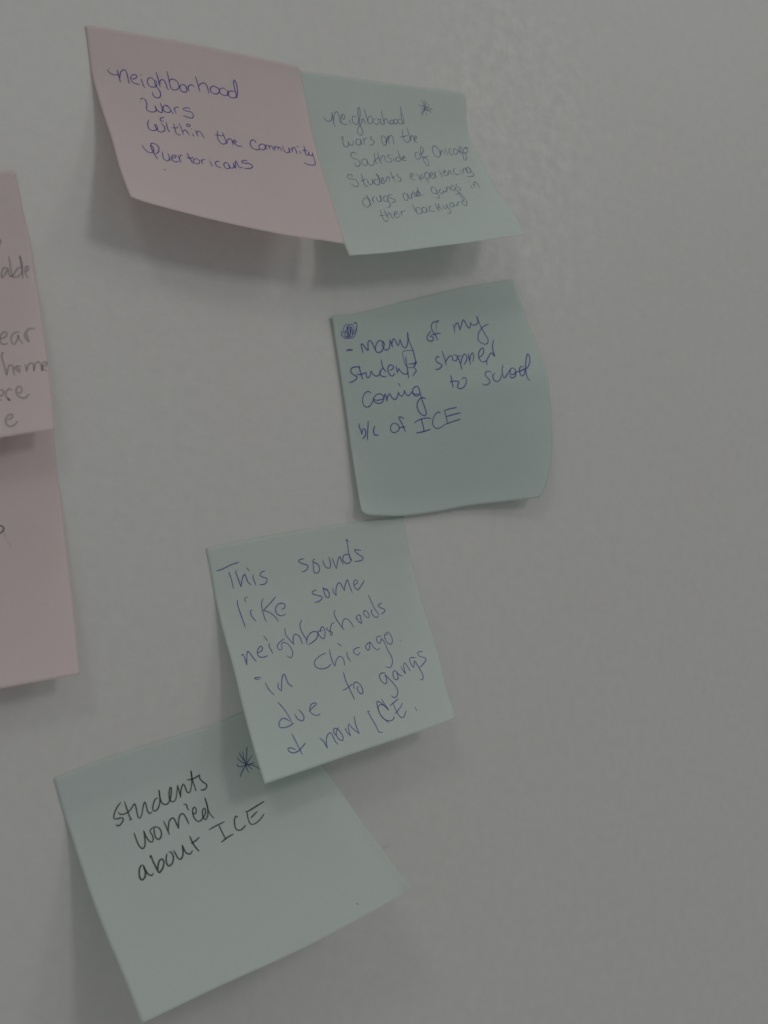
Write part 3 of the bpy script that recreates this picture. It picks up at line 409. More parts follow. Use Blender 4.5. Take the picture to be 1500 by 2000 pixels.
# writing: per note, per written line: (ink, width, "u,v u,v ..." with u, v in 1/10000 of the sheet)
INKDATA = {
1: [
 ('handwriting', 'blue handwriting reading "Neighborhood"', [
  ('b', 1.0, "802,1980 829,1987"),
  ('b', 1.0, "710,2056 743,2159 830,2245 968,2275 1094,2246 1150,2164"),
  ('b', 1.0, "1137,1973 1148,2099 1161,2278 1175,2487 1179,2615"),
  ('b', 1.0, "1185,2405 1235,2184 1315,2010 1427,1914 1493,1919 1540,2063 1557,2321 1560,2506 1572,2597"),
  ('b', 1.0, "1694,2305 1805,2308 1932,2216 1978,2128 1930,2073 1817,2078 1713,2183 1673,2322 1713,2460 1835,2533 2025,2535"),
  ('b', 1.0, "2155,1988 2172,2032"),
  ('b', 1.0, "2144,2225 2171,2404 2205,2598 2235,2680"),
  ('b', 1.0, "2726,2187 2648,2098 2548,2087 2455,2175 2402,2304 2414,2434 2484,2554 2607,2569 2744,2501 2821,2380 2812,2223 2749,2183"),
  ('b', 1.0, "2736,2199 2736,2344 2786,2520 2874,2664 2897,2849 2851,3022 2729,3116 2607,3100 2535,3004 2542,2853"),
  ('b', 1.0, "2867,1748 2901,1920 2925,2149 2939,2357 2957,2486"),
  ('b', 1.0, "2962,2352 2972,2218 3033,2115 3132,2070 3208,2172 3249,2349 3256,2481 3341,2558"),
  ('b', 1.0, "3368,1603 3391,1776 3409,2056 3420,2290 3468,2494 3590,2524 3728,2458 3820,2321 3822,2163 3740,2007 3585,1959 3473,2018 3421,2132"),
  ('b', 1.0, "4019,2166 3905,2226 3852,2342 3865,2473 3966,2561 4099,2536 4161,2444 4157,2259 4089,2166 3996,2162"),
  ('b', 1.0, "4261,2187 4232,2298 4250,2401 4282,2454"),
  ('b', 1.0, "4237,2297 4285,2182 4378,2107 4472,2107 4531,2189"),
  ('b', 1.0, "4680,1628 4704,1816 4737,2070 4752,2278 4769,2382"),
  ('b', 1.0, "4753,2119 4845,1983 5001,1887 5093,1908 5156,2039 5176,2220 5184,2393"),
  ('b', 1.0, "5600,2027 5516,1953 5390,1991 5294,2117 5289,2264 5382,2353 5524,2358 5644,2285 5715,2137 5674,2012 5584,1978"),
  ('b', 1.0, "6033,2030 5923,1960 5794,2013 5713,2150 5731,2267 5840,2339 5996,2341 6117,2267 6151,2126 6081,2033"),
  ('b', 1.0, "6457,2035 6298,2036 6155,2098 6077,2181 6092,2272 6172,2378 6314,2402 6471,2329 6557,2176 6596,1926 6612,1684 6587,1480 6534,1426 6480,1529 6471,1793 6490,2055 6515,2360"),
 ]),
 ('handwriting', 'blue handwriting reading "Wars"', [
  ('b', 1.0, "1866,3509 1876,3520"),
  ('b', 1.0, "1894,3377 1950,3309 2067,3291 2132,3408 2133,3590 2074,3771 2067,3900 2163,3977 2324,3969 2454,3899 2511,3802 2492,3582"),
  ('b', 1.0, "2492,3582 2500,3748 2595,3882 2740,3902 2793,3700 2796,3503 2779,3368"),
  ('b', 1.0, "3127,3463 3015,3444 2891,3539 2834,3691 2864,3811 2994,3848 3120,3799 3189,3701"),
  ('b', 1.0, "3012,3459 3132,3546 3186,3716 3260,3877"),
  ('b', 1.0, "3359,3514 3371,3665 3393,3822"),
  ('b', 1.0, "3379,3579 3447,3482 3525,3445 3602,3466"),
  ('b', 1.0, "4105,3466 4083,3401 3955,3398 3784,3486 3826,3561 3960,3591 4100,3592 4188,3672 4190,3797 4104,3934 3974,3937 3840,3907 3705,3883"),
 ]),
 ('handwriting', 'blue handwriting reading "Within the community"', [
  ('b', 1.0, "2010,4484 1913,4697 1876,4897 1918,5048 2034,5085 2185,5027 2289,4928 2316,4790 2277,4697 2234,4684 2226,4811 2262,4993 2354,5083 2474,5060 2591,4959 2649,4814 2638,4672 2545,4534"),
  ('b', 1.0, "2762,4199 2670,4199 2588,4257 2549,4375 2595,4422 2695,4385"),
  ('b', 1.0, "2786,4437 2784,4639 2780,4843 2804,4954 2851,4914"),
  ('b', 1.0, "3131,4442 3128,4649 3113,4855 3133,5010 3216,5050 3320,5007"),
  ('b', 1.0, "2977,4697 3094,4691 3244,4647 3285,4572"),
  ('b', 1.0, "3395,4358 3424,4528 3439,4755 3441,4986"),
  ('b', 1.0, "3473,4835 3557,4702 3627,4701 3680,4820 3721,4970"),
  ('b', 1.0, "3825,4318 3744,4363 3744,4457 3826,4460 3894,4390 3869,4329 3788,4326"),
  ('b', 1.0, "3892,4575 3941,4565"),
  ('b', 1.0, "3902,4826 3914,4988"),
  ('b', 1.0, "4073,4624 4111,4789 4134,4957"),
  ('b', 1.0, "4119,4758 4181,4645 4268,4628 4340,4770 4370,4894 4434,4953"),
  ('b', 1.0, "5149,4434 5099,4644 5063,4823 5087,4990 5153,5114 5265,5148 5393,5069 5447,4972"),
  ('b', 1.0, "4956,4687 5128,4672 5271,4679 5388,4641"),
  ('b', 1.0, "5381,4471 5401,4638 5432,4860 5450,5086"),
  ('b', 1.0, "5472,4995 5564,4818 5668,4739 5726,4799 5743,4982 5731,5128"),
  ('b', 1.0, "5780,4931 5879,4925 5948,4839 5913,4783 5818,4823 5791,4914 5848,5003 5924,5088 6056,5098 6170,5066"),
  ('b', 1.0, "6919,4730 6891,4607 6798,4582 6672,4692 6610,4848 6622,5003 6719,5114 6875,5135 7042,5066"),
  ('b', 1.0, "7333,4796 7235,4733 7091,4812 7010,4942 7046,5051 7163,5087 7283,5007 7355,4864 7292,4760"),
  ('b', 1.0, "7361,4733 7357,4906 7379,5047"),
  ('b', 1.0, "7370,4875 7456,4759 7524,4789 7530,4976"),
  ('b', 1.0, "7542,4873 7620,4757 7685,4803 7728,5026"),
  ('b', 1.0, "7789,4741 7793,4885 7804,4999"),
  ('b', 1.0, "7813,4853 7901,4750 7967,4797 7963,4942"),
  ('b', 1.0, "7983,4837 8041,4755 8093,4804 8126,4986"),
  ('b', 1.0, "8257,4675 8245,4865 8303,5001 8410,5036 8525,4937 8567,4814 8546,4716"),
  ('b', 1.0, "8538,4717 8536,4892 8561,5004"),
  ('b', 1.0, "8669,4711 8694,4823 8662,4959"),
  ('b', 1.0, "8687,4854 8784,4663 8852,4652 8890,4820 8889,5019"),
  ('b', 1.0, "8981,4543 9082,4612"),
  ('b', 1.0, "9090,4800 9088,4917 9112,4980"),
  ('b', 1.0, "9367,4473 9366,4677 9350,4914 9393,5009 9500,4945 9556,4818"),
  ('b', 1.0, "9219,4748 9349,4753 9489,4713"),
  ('b', 1.0, "9525,4779 9521,4912 9591,5001 9694,4953 9733,4843"),
  ('b', 1.0, "9723,4772 9725,4991 9747,5222 9707,5478 9571,5541 9384,5552 9236,5520 9133,5465"),
 ]),
 ('handwriting', 'blue handwriting reading "Puertoricans"', [
  ('b', 1.0, "1319,6114 1355,6288 1445,6448 1578,6509 1723,6460 1795,6332 1799,6162 1751,6023 1707,6066 1722,6306 1779,6568 1851,6827"),
  ('b', 1.0, "1715,6033 1765,5913 1890,5864 2012,5922 2072,6057 2024,6268 1932,6432 1806,6492"),
  ('b', 1.0, "2179,6287 2144,6557 2171,6749 2284,6811 2378,6737 2418,6604"),
  ('b', 1.0, "2412,6315 2434,6477 2440,6659 2471,6727"),
  ('b', 1.0, "2530,6558 2652,6525 2755,6422 2771,6351 2667,6354 2576,6454 2525,6636 2582,6743 2717,6752 2850,6671"),
  ('b', 1.0, "2875,6301 2897,6506 2909,6716"),
  ('b', 1.0, "2936,6436 2997,6270 3079,6264"),
  ('b', 1.0, "3335,6069 3368,6269 3427,6465 3476,6678"),
  ('b', 1.0, "3255,6356 3384,6349 3535,6304 3570,6251"),
  ('b', 1.0, "3755,6313 3631,6341 3542,6452 3560,6598 3681,6629 3805,6524 3819,6387 3742,6315"),
  ('b', 1.0, "3917,6320 3924,6437 3932,6555"),
  ('b', 1.0, "3932,6406 4018,6291 4135,6247"),
  ('b', 1.0, "4369,6116 4390,6126"),
  ('b', 1.0, "4323,6303 4343,6461 4389,6613"),
  ('b', 1.0, "2029,7408 2061,7418 2101,7386"),
  ('b', 1.0, "4794,6272 4723,6223 4609,6298 4557,6413 4589,6524 4683,6577 4785,6598"),
  ('b', 1.0, "5207,6254 5121,6214 5007,6283 4955,6412 4987,6552 5086,6589 5191,6507 5222,6383 5181,6260"),
  ('b', 1.0, "5195,6301 5224,6470 5312,6503 5416,6428 5461,6301 5446,6173"),
  ('b', 1.0, "5446,6173 5470,6357 5486,6486"),
  ('b', 1.0, "5511,6436 5549,6194 5624,6003 5639,6131 5663,6315 5716,6391 5871,6314"),
  ('b', 1.0, "6204,5896 6084,5883 5909,5986 5914,6058 6062,6056 6240,6033 6359,6096 6376,6188 6270,6289 6105,6352 5928,6375"),
 ]),
],
2: [
 ('handwriting', 'blue handwriting reading "Neighborhood"', [
  ('g', 1.0, "1269,2104 1311,2251 1438,2358 1604,2310 1744,2130 1779,1892"),
  ('g', 1.0, "1771,1893 1776,2161 1766,2432 1800,2599"),
  ('g', 1.0, "1794,2295 1895,1983 2025,1830 2135,1860 2160,2095 2130,2301 2208,2379"),
  ('g', 1.0, "2311,1946 2355,2180 2463,2137 2483,1965 2370,1941 2248,2087 2221,2327 2332,2427 2536,2397"),
  ('g', 1.0, "2715,2149 2730,2406"),
  ('g', 1.0, "3130,1974 2972,1971 2896,2099 2919,2286 3033,2381 3218,2278 3357,2022 3443,1702 3425,1479 3343,1539 3286,1891 3259,2274 3336,2584 3333,2797 3196,2920 3068,2887 3041,2712 3133,2530 3372,2300 3483,2081"),
  ('g', 1.0, "3406,2157 3552,2039 3601,2175 3612,2297"),
  ('g', 1.0, "3732,1535 3746,1777 3789,2053 3801,2263"),
  ('g', 1.0, "3785,2159 3873,1940 4031,1856 4104,1990 4035,2208 3874,2292 3810,2227"),
  ('g', 1.0, "4292,1956 4150,2057 4146,2216 4281,2277 4447,2174 4467,1994 4337,1934"),
  ('g', 1.0, "4467,1994 4615,1963 4550,2165 4651,2257 4807,2108"),
  ('g', 1.0, "4742,1489 4722,1722 4748,2005 4778,2236"),
  ('g', 1.0, "4765,2112 4866,1924 4984,1949 5003,2146 5136,2189"),
  ('g', 1.0, "5268,1960 5127,2045 5140,2170 5289,2147 5357,2025 5271,1942"),
  ('g', 1.0, "5585,1915 5442,1909 5349,2062 5410,2159 5567,2098 5619,1948"),
  ('g', 1.0, "5794,1897 5623,1930 5656,2073 5808,2133 5980,2009 5986,1752 5939,1538"),
  ('g', 1.0, "5909,1158 5903,1505 5866,1800 5892,2035 6015,2098"),
 ]),
 ('handwriting', 'blue handwriting reading "wars on the"', [
  ('g', 1.0, "1955,3206 2056,3061 2105,3092 2021,3307 2016,3518 2145,3600 2291,3502 2326,3324"),
  ('g', 1.0, "2332,3306 2361,3463 2489,3492 2601,3379 2618,3200"),
  ('g', 1.0, "3050,3137 2889,3147 2764,3298 2797,3439 2951,3448 3084,3278 3070,3136 3066,3333 3097,3422"),
  ('g', 1.0, "3234,3053 3257,3232 3237,3414"),
  ('g', 1.0, "3289,3194 3390,3061 3498,3036"),
  ('g', 1.0, "3827,2941 3687,3005 3738,3093 3857,3158 3807,3308 3628,3429 3540,3397"),
  ('g', 1.0, "4414,2866 4340,3092 4366,3314 4463,3384 4598,3226 4621,3038 4568,2893 4435,2864"),
  ('g', 1.0, "4642,3036 4523,3268 4683,3034 4829,2838 4746,3030 4722,3276"),
  ('g', 1.0, "4787,3027 4913,2832 5038,2823 5044,3048 4998,3298"),
  ('g', 1.0, "5780,2413 5736,2699 5715,3005 5824,3160 6039,3023 6165,2783"),
  ('g', 1.0, "5522,2846 5782,2809 6015,2736"),
  ('g', 1.0, "6119,2312 6112,2558 6123,2902 6110,3058"),
  ('g', 1.0, "6145,2900 6297,2697 6364,2809 6315,3065"),
  ('g', 1.0, "6344,2927 6472,2919 6550,2758 6498,2722 6365,2925 6385,3100 6487,3106"),
 ]),
 ('handwriting', 'blue handwriting reading "Southside of Chicago"', [
  ('g', 1.0, "2597,3939 2509,3852 2335,3914 2237,4046 2313,4170 2536,4254 2665,4398 2575,4568 2424,4628 2336,4537 2389,4425"),
  ('g', 1.0, "3049,4218 2899,4204 2771,4339 2798,4525 2961,4558 3073,4386 3069,4217"),
  ('g', 1.0, "3102,4235 3107,4460 3246,4571 3407,4491 3522,4259"),
  ('g', 1.0, "3653,3819 3581,4143 3569,4411 3635,4447"),
  ('g', 1.0, "3489,4298 3640,4198 3839,4077"),
  ('g', 1.0, "3861,3791 3826,4059 3832,4327 3865,4461"),
  ('g', 1.0, "3878,4249 4019,4013 4174,3969 4164,4163 4148,4377"),
  ('g', 1.0, "4592,3915 4450,3921 4347,4041 4512,4133 4522,4270 4341,4333 4228,4317"),
  ('g', 1.0, "4673,3912 4681,3943"),
  ('g', 1.0, "4675,4069 4656,4227 4688,4305"),
  ('g', 1.0, "5040,4056 4905,4041 4779,4164 4815,4281 4984,4256 5113,4073"),
  ('g', 1.0, "5097,3640 5081,3896 5111,4133 5161,4211"),
  ('g', 1.0, "5195,4070 5338,4064 5390,3982 5316,3965 5200,4110 5235,4228 5377,4203"),
  ('g', 1.0, "6310,3722 6151,3709 6042,3875 6041,4079 6163,4128 6311,3967 6335,3762"),
  ('g', 1.0, "6356,3761 6503,3755 6672,3546 6694,3383 6604,3347 6495,3552 6429,3881 6435,4212 6501,4503 6613,4460 6683,4206 6606,3999 6424,3943"),
  ('g', 1.0, "6464,4045 6695,3935 6839,3890"),
  ('g', 1.0, "7606,3314 7460,3256 7311,3363 7229,3612 7256,3841 7389,3966 7553,3879 7639,3688 7619,3437 7528,3296"),
  ('g', 1.0, "7694,3561 7663,3729 7657,3836"),
  ('g', 1.0, "7663,3729 7799,3516 7909,3556 7889,3790"),
  ('g', 1.0, "8097,3363 8061,3595 8075,3799"),
  ('g', 1.0, "8418,3415 8322,3439 8216,3677 8264,3804 8434,3713"),
  ('g', 1.0, "8794,3439 8658,3404 8516,3582 8544,3753 8727,3681 8841,3479"),
  ('g', 1.0, "8838,3437 8912,3606 9043,3510 9118,3288 9057,3229 8930,3474 8937,3692 9112,3593"),
  ('g', 1.0, "9551,3290 9379,3286 9197,3455 9169,3654 9370,3594 9487,3385 9402,3284 9620,3282"),
  ('g', 1.0, "9111,3549 9004,3865 8947,4068 9023,4132 9157,3989 9226,3761 9191,3609"),
 ]),
 ('handwriting', 'blue handwriting reading "Students experiencing"', [
  ('g', 1.0, "2008,5200 1998,5088 1877,5071 1743,5149 1725,5261 1849,5316 2065,5341 2193,5426 2219,5569 2121,5742 2010,5742 1880,5671 1798,5577"),
  ('g', 1.0, "2540,5024 2533,5237 2527,5439 2536,5671 2589,5766 2677,5673"),
  ('g', 1.0, "2391,5425 2522,5410 2733,5280"),
  ('g', 1.0, "2786,5337 2768,5526 2836,5659 2955,5601 3052,5440 3061,5323"),
  ('g', 1.0, "3038,5308 3043,5469 3083,5603"),
  ('g', 1.0, "3362,5368 3243,5338 3123,5440 3116,5588 3241,5679 3372,5591 3448,5413 3462,5147 3358,4972"),
  ('g', 1.0, "3393,5001 3425,5264 3461,5502 3520,5578"),
  ('g', 1.0, "3538,5443 3659,5385 3684,5265 3622,5235 3548,5414 3549,5578 3665,5534 3788,5385"),
  ('g', 1.0, "3858,5266 3836,5416 3864,5461"),
  ('g', 1.0, "3866,5326 3979,5162 4037,5206 3988,5478"),
  ('g', 1.0, "4232,4877 4237,5087 4264,5268 4322,5436"),
  ('g', 1.0, "4139,5252 4260,5237 4382,5177"),
  ('g', 1.0, "4624,5025 4545,5041 4548,5162 4664,5254 4678,5378 4558,5469 4438,5437"),
  ('g', 1.0, "5251,5176 5375,5160 5471,5081 5466,4987 5361,4988 5276,5145 5289,5317 5393,5396 5473,5380"),
  ('g', 1.0, "5599,5033 5713,5047 5760,5205 5798,5460"),
  ('g', 1.0, "6013,5045 5861,5173 5793,5316"),
  ('g', 1.0, "5812,5268 5940,5284 6071,5173"),
  ('g', 1.0, "6145,5013 6131,5173 6163,5366 6215,5536"),
  ('g', 1.0, "6151,5077 6291,4901 6410,4948 6411,5109 6329,5286 6205,5334"),
  ('g', 1.0, "6498,5077 6589,5078 6686,4981 6637,4910 6520,4980 6468,5158 6539,5288 6672,5257 6773,5112"),
  ('g', 1.0, "6720,5014 6746,5144 6790,5227"),
  ('g', 1.0, "6758,5112 6805,4950 6911,4870"),
  ('g', 1.0, "7089,4807 7127,4987 7138,5234"),
  ('g', 1.0, "7320,4925 7433,4911 7487,4813 7423,4779 7329,4941 7341,5107 7456,5127 7570,4996"),
  ('g', 1.0, "7578,4897 7572,5029 7576,5096"),
  ('g', 1.0, "7600,4996 7687,4816 7758,4834 7754,5000 7808,5095"),
  ('g', 1.0, "8144,4689 8021,4721 7949,4937 8012,5091 8195,5061 8262,5011"),
  ('g', 1.0, "8383,4792 8399,4944 8437,5065"),
  ('g', 1.0, "8561,4741 8527,5014"),
  ('g', 1.0, "8550,4843 8654,4673 8748,4672 8740,4877 8792,4980"),
  ('g', 1.0, "8993,4839 9019,4631 8882,4618 8806,4722 8798,4928 8925,4961 9040,4838"),
  ('g', 1.0, "9011,4649 9050,4889 9103,5133 8911,5216 8627,5222"),
 ]),
 ('handwriting', 'blue handwriting reading "drugs and gangs in"', [
  ('g', 1.0, "2413,6505 2317,6397 2166,6468 2068,6649 2061,6863 2170,6960 2330,6873 2434,6691 2465,6476 2407,6232"),
  ('g', 1.0, "2429,6248 2440,6506 2437,6752 2458,6894"),
  ('g', 1.0, "2629,6482 2636,6637 2634,6761"),
  ('g', 1.0, "2607,6605 2708,6423 2818,6320"),
  ('g', 1.0, "2903,6353 2892,6554 2964,6682 3071,6593 3134,6439 3145,6238"),
  ('g', 1.0, "3139,6253 3110,6500 3155,6644"),
  ('g', 1.0, "3510,6345 3412,6310 3285,6414 3249,6601 3332,6668 3468,6548 3496,6344"),
  ('g', 1.0, "3492,6423 3469,6675 3453,6867 3362,7006 3230,7020"),
  ('g', 1.0, "3815,6294 3660,6256 3573,6363 3681,6478 3847,6550 3821,6662 3682,6735 3607,6714"),
  ('g', 1.0, "4634,6182 4514,6194 4396,6367 4368,6593 4464,6664 4607,6506 4649,6215"),
  ('g', 1.0, "4687,6216 4687,6390 4722,6567 4809,6505 4905,6245"),
  ('g', 1.0, "4896,6267 4847,6462"),
  ('g', 1.0, "4886,6332 5057,6120 5105,6186 5036,6426 5121,6407 5305,6213 5306,6126"),
  ('g', 1.0, "5420,6216 5344,6083 5191,6210 5141,6363 5254,6411 5400,6260"),
  ('g', 1.0, "5418,5823 5363,6127 5389,6327 5527,6362"),
  ('g', 1.0, "6434,5888 6301,5831 6169,5948 6124,6171 6206,6287 6374,6225 6433,5933"),
  ('g', 1.0, "6442,6001 6380,6294 6396,6479 6268,6603 6164,6537"),
  ('g', 1.0, "6763,6036 6656,6009 6542,6164 6573,6303 6722,6241 6818,6085"),
  ('g', 1.0, "6799,6084 6830,6224 6985,6070"),
  ('g', 1.0, "7083,5868 7013,6095 6988,6186"),
  ('g', 1.0, "7047,6027 7182,5873 7250,5899 7219,6083"),
  ('g', 1.0, "7581,5800 7443,5793 7315,5972 7345,6113 7505,6076 7607,5871"),
  ('g', 1.0, "7545,5914 7591,6104 7586,6294 7432,6412 7345,6349"),
  ('g', 1.0, "7837,5702 7724,5748 7694,5870 7844,5966 7841,6090 7658,6150"),
  ('g', 1.0, "8538,5589 8615,5591"),
  ('g', 1.0, "8596,5805 8555,5966 8577,6058"),
  ('g', 1.0, "8754,5719 8756,5864 8739,6002"),
  ('g', 1.0, "8775,5828 8884,5614 8991,5586 9013,5760 9015,6017"),
 ]),
 ('handwriting', 'blue handwriting reading "their backyard"', [
  ('g', 1.0, "2787,7147 2734,7379 2688,7677 2736,7891 2841,7865 2862,7778"),
  ('g', 1.0, "2553,7517 2751,7500 2891,7475"),
  ('g', 1.0, "2990,7130 2965,7395 2962,7721"),
  ('g', 1.0, "2976,7569 3128,7363 3199,7368 3190,7586 3187,7753"),
  ('g', 1.0, "3372,7513 3527,7459 3599,7346 3521,7314 3384,7470 3348,7644 3450,7706 3600,7621"),
  ('g', 1.0, "3662,7448 3636,7624"),
  ('g', 1.0, "3823,7306 3773,7569"),
  ('g', 1.0, "3770,7457 3907,7326 4079,7295"),
  ('g', 1.0, "4650,6891 4625,7126 4614,7380 4624,7587"),
  ('g', 1.0, "4666,7418 4724,7183 4872,7142 4974,7251 4962,7423 4816,7551 4666,7539"),
  ('g', 1.0, "5293,7185 5166,7126 5015,7254 4981,7442 5094,7502 5237,7355 5270,7201 5262,7392 5353,7468"),
  ('g', 1.0, "5656,7119 5539,7095 5425,7262 5461,7423 5655,7436"),
  ('g', 1.0, "5924,6907 5881,7185 5886,7463"),
  ('g', 1.0, "6107,6918 6042,7125 5901,7257"),
  ('g', 1.0, "5901,7257 6058,7233 6079,7395"),
  ('g', 1.0, "6297,7054 6240,7246 6326,7307 6476,7156 6531,6999"),
  ('g', 1.0, "6517,6998 6496,7230 6522,7468 6448,7626 6313,7668 6275,7592"),
  ('g', 1.0, "6887,6936 6756,6962 6663,7135 6719,7248 6869,7134 6911,6920 6897,7137 6976,7180 7094,7099"),
  ('g', 1.0, "7132,6975 7108,7101 7130,7169"),
  ('g', 1.0, "7141,7067 7260,6931 7416,6890"),
  ('g', 1.0, "7636,6817 7511,6880 7414,7055 7465,7152 7558,7198 7714,6971 7751,6716 7716,6386 7655,6274 7604,6486 7618,6742 7586,6960"),
 ]),
 ('asterisk_doodle', None, [
  ('g', 0.8, "7231,666 7318,902 7385,1159 7460,1266"),
  ('g', 0.8, "7021,981 7227,1021 7431,1099"),
  ('g', 0.8, "7575,807 7438,1005 7379,1234 7248,1430 7168,1603"),
  ('g', 0.8, "7717,909 7537,1091 7336,1245 7096,1459"),
  ('g', 0.8, "7431,1099 7682,1130 7870,1181"),
  ('g', 0.8, "7378,1242 7628,1273 7819,1373"),
  ('g', 0.8, "7152,1176 7382,1196"),
  ('g', 0.8, "7417,689 7409,1120"),
  ('g', 0.8, "7486,1208 7718,1218"),
  ('g', 0.8, "7471,1340 7461,1566"),
 ]),
],
3: [
 ('handwriting', 'blue handwriting reading "- many of my"', [
  ('b', 0.62, "691,564 631,849 643,1105 744,992 818,728"),
  ('b', 1.0, "456,1813 501,1728 763,1734 544,1771"),
  ('b', 1.0, "1240,1964 1219,1725 1221,1506 1302,1535 1405,1737 1502,1869 1536,1674 1571,1479 1672,1397 1767,1546 1859,1895"),
  ('b', 1.0, "2258,1536 2126,1494 2003,1587 1899,1769 1881,1965 1986,2049 2166,2015 2280,1870 2362,1722 2340,1569"),
  ('b', 1.0, "2207,1526 2289,1559 2330,1616 2362,1722"),
  ('b', 1.0, "2289,1559 2259,1800 2346,1982 2480,2009 2590,1899 2646,1714 2679,1557"),
  ('b', 1.0, "2679,1557 2724,1763 2739,1947"),
  ('b', 1.0, "2705,1857 2809,1617 2894,1554 2958,1747 3026,1925 3128,1784 3194,1651 3206,1833 3256,2007 3360,2101 3467,2019 3568,1812 3602,1592 3653,1408"),
  ('b', 1.0, "3653,1408 3616,1757 3680,2096 3727,2432 3738,2696 3737,2861 3607,3068"),
  ('b', 1.0, "4861,2826 4861,2826"),
  ('b', 1.0, "4835,1601 4665,1722 4551,1844 4559,1967 4671,2051 4808,2043 4872,1959 4817,1863 4707,1816"),
  ('b', 1.0, "5366,1290 5322,1204 5258,1232 5261,1317"),
  ('b', 1.0, "5258,1280 5150,1222 5012,1265 4920,1366 4896,1529 4955,1710 5019,1869 5058,2023 5015,2082"),
  ('b', 1.0, "4784,1783 4938,1767 5102,1770 5298,1801"),
  ('b', 1.0, "6040,1540 6056,1663 6019,1910"),
  ('b', 1.0, "6095,1670 6229,1514 6321,1530 6324,1687 6306,1852"),
  ('b', 1.0, "6306,1852 6408,1725 6579,1466 6651,1419 6706,1583 6761,1784 6852,1841 6924,1713 6972,1577"),
  ('b', 1.0, "6972,1577 6998,1701 7146,1751 7287,1706 7373,1623 7398,1364"),
  ('b', 1.0, "7398,1364 7409,1639 7458,1958 7543,2261 7599,2488 7534,2638 7379,2697 7191,2577 7100,2442 7150,2255 7299,2057 7523,1895 7759,1818 7898,1819"),
  ('b', 0.5, "5196,1303 5156,1487 5123,1649"),
  ('b', 0.5, "4916,1848 5003,1829 5142,1822"),
 ]),
 ('handwriting', 'blue handwriting reading "students stopped"', [
  ('b', 1.0, "992,2628 784,2593 598,2636 512,2787 601,2961 778,3088 676,3237 485,3343 353,3367"),
  ('b', 1.0, "939,2539 970,2882 1032,3247"),
  ('b', 1.0, "778,2968 988,2985 1195,2924 1242,2947 1219,3098 1288,3192 1401,3104 1487,2877 1545,3038 1677,3160 1852,3117 1970,2915"),
  ('b', 1.0, "2075,2414 2065,2662 2113,2871 2204,3038"),
  ('b', 1.0, "2086,2833 1954,2912 1879,3053 1957,3201 2182,3272"),
  ('b', 1.0, "2397,3005 2544,2949 2611,2863 2513,2743 2388,2769 2306,2938 2336,3163 2467,3291 2619,3201"),
  ('b', 1.0, "2737,2838 2737,3021 2757,3195"),
  ('b', 1.0, "2763,3163 2848,2977 2880,3085 3016,3284 3195,3340 3265,3234"),
  ('b', 1.0, "3307,2509 3264,2797 3261,3165 3242,3561"),
  ('b', 1.0, "3368,2885 3589,2904 3787,2871 3591,3065 3685,3255 3561,3403 3457,3503"),
  ('b', 0.6, "3721,2300 3384,2230 3202,2258 3169,2415 3177,2713 3232,2956 3415,3079 3574,3062"),
  ('b', 1.0, "4921,2901 4875,2821 4732,2922 4785,3086 4960,3241 4969,3323 4872,3407 4708,3443 4613,3400"),
  ('b', 1.0, "5146,2615 5171,2805 5192,3035 5179,3319"),
  ('b', 1.0, "5219,3144 5395,2965 5552,2923 5586,2992 5568,3117 5626,3202 5731,3203 5825,3093 5803,2973 5661,2912"),
  ('b', 1.0, "5850,2994 5875,3259 5895,3510 5898,3736"),
  ('b', 1.0, "6036,3044 5876,2999"),
  ('b', 1.0, "5914,3432 6032,3160 6214,2975 6291,3080 6251,3282 6068,3498"),
  ('b', 1.0, "6403,3009 6383,3281 6376,3580"),
  ('b', 1.0, "6395,3338 6493,3117 6638,2974 6644,3144 6531,3426"),
  ('b', 1.0, "6859,3273 7047,3212 7187,3051 7234,2855 7189,2829 7006,2946 6890,3160 6891,3349 6962,3530 7091,3540 7208,3489"),
  ('b', 1.0, "7876,2549 7742,2776 7678,2968 7667,3354 7573,3135 7320,3368 7194,3544 7183,3745"),
 ]),
 ('handwriting', 'blue handwriting reading "coming to school"', [
  ('b', 1.0, "1322,3978 1213,3873 1043,3943 920,4138 871,4365 903,4547 1036,4649 1205,4580 1337,4418 1410,4248"),
  ('b', 1.0, "1415,4300 1555,4369 1756,4359 1899,4317 1880,4186 1782,4081 1645,4074 1485,4154 1403,4298 1445,4444 1608,4529 1785,4503 1896,4341 1957,4172 2005,4102"),
  ('b', 1.0, "2005,4102 2029,4286 2025,4488"),
  ('b', 1.0, "2025,4488 2094,4271 2214,4133 2269,4276 2347,4430 2441,4474 2559,4358 2656,4136"),
  ('b', 1.0, "2656,4136 2671,4293 2772,4372 2889,4276 2939,4108"),
  ('b', 1.0, "2939,4108 2995,4324 3092,4434 3191,4367 3283,4273"),
  ('b', 1.0, "3283,4273 3338,4399 3447,4511 3599,4507 3670,4384 3652,4189 3584,4053 3467,4070 3349,4173 3326,4321 3435,4425 3587,4429"),
  ('b', 1.0, "3674,4360 3706,4650 3769,4948 3841,5217 3860,5405 3776,5481 3644,5411 3510,5246 3445,5024 3494,4822 3653,4664 3804,4666 3920,4744"),
  ('b', 1.0, "2709,3696 2771,3875"),
  ('b', 1.0, "5303,3889 5300,4227 5305,4516"),
  ('b', 1.0, "5195,4236 5303,4210 5627,4304 5575,4428 5509,4562 5631,4652 5844,4601 5994,4385 5992,4195 5914,4160 5778,4236"),
  ('b', 1.0, "7297,4185 7183,4086 7021,4117 6969,4268 7065,4440 7128,4597 7033,4693 6844,4709 6729,4632"),
  ('b', 1.0, "7457,4232 7323,4330 7317,4532 7465,4651 7631,4581 7765,4369"),
  ('b', 1.0, "7955,3873 7851,4100 7814,4377 7841,4550 7961,4470 8128,4291"),
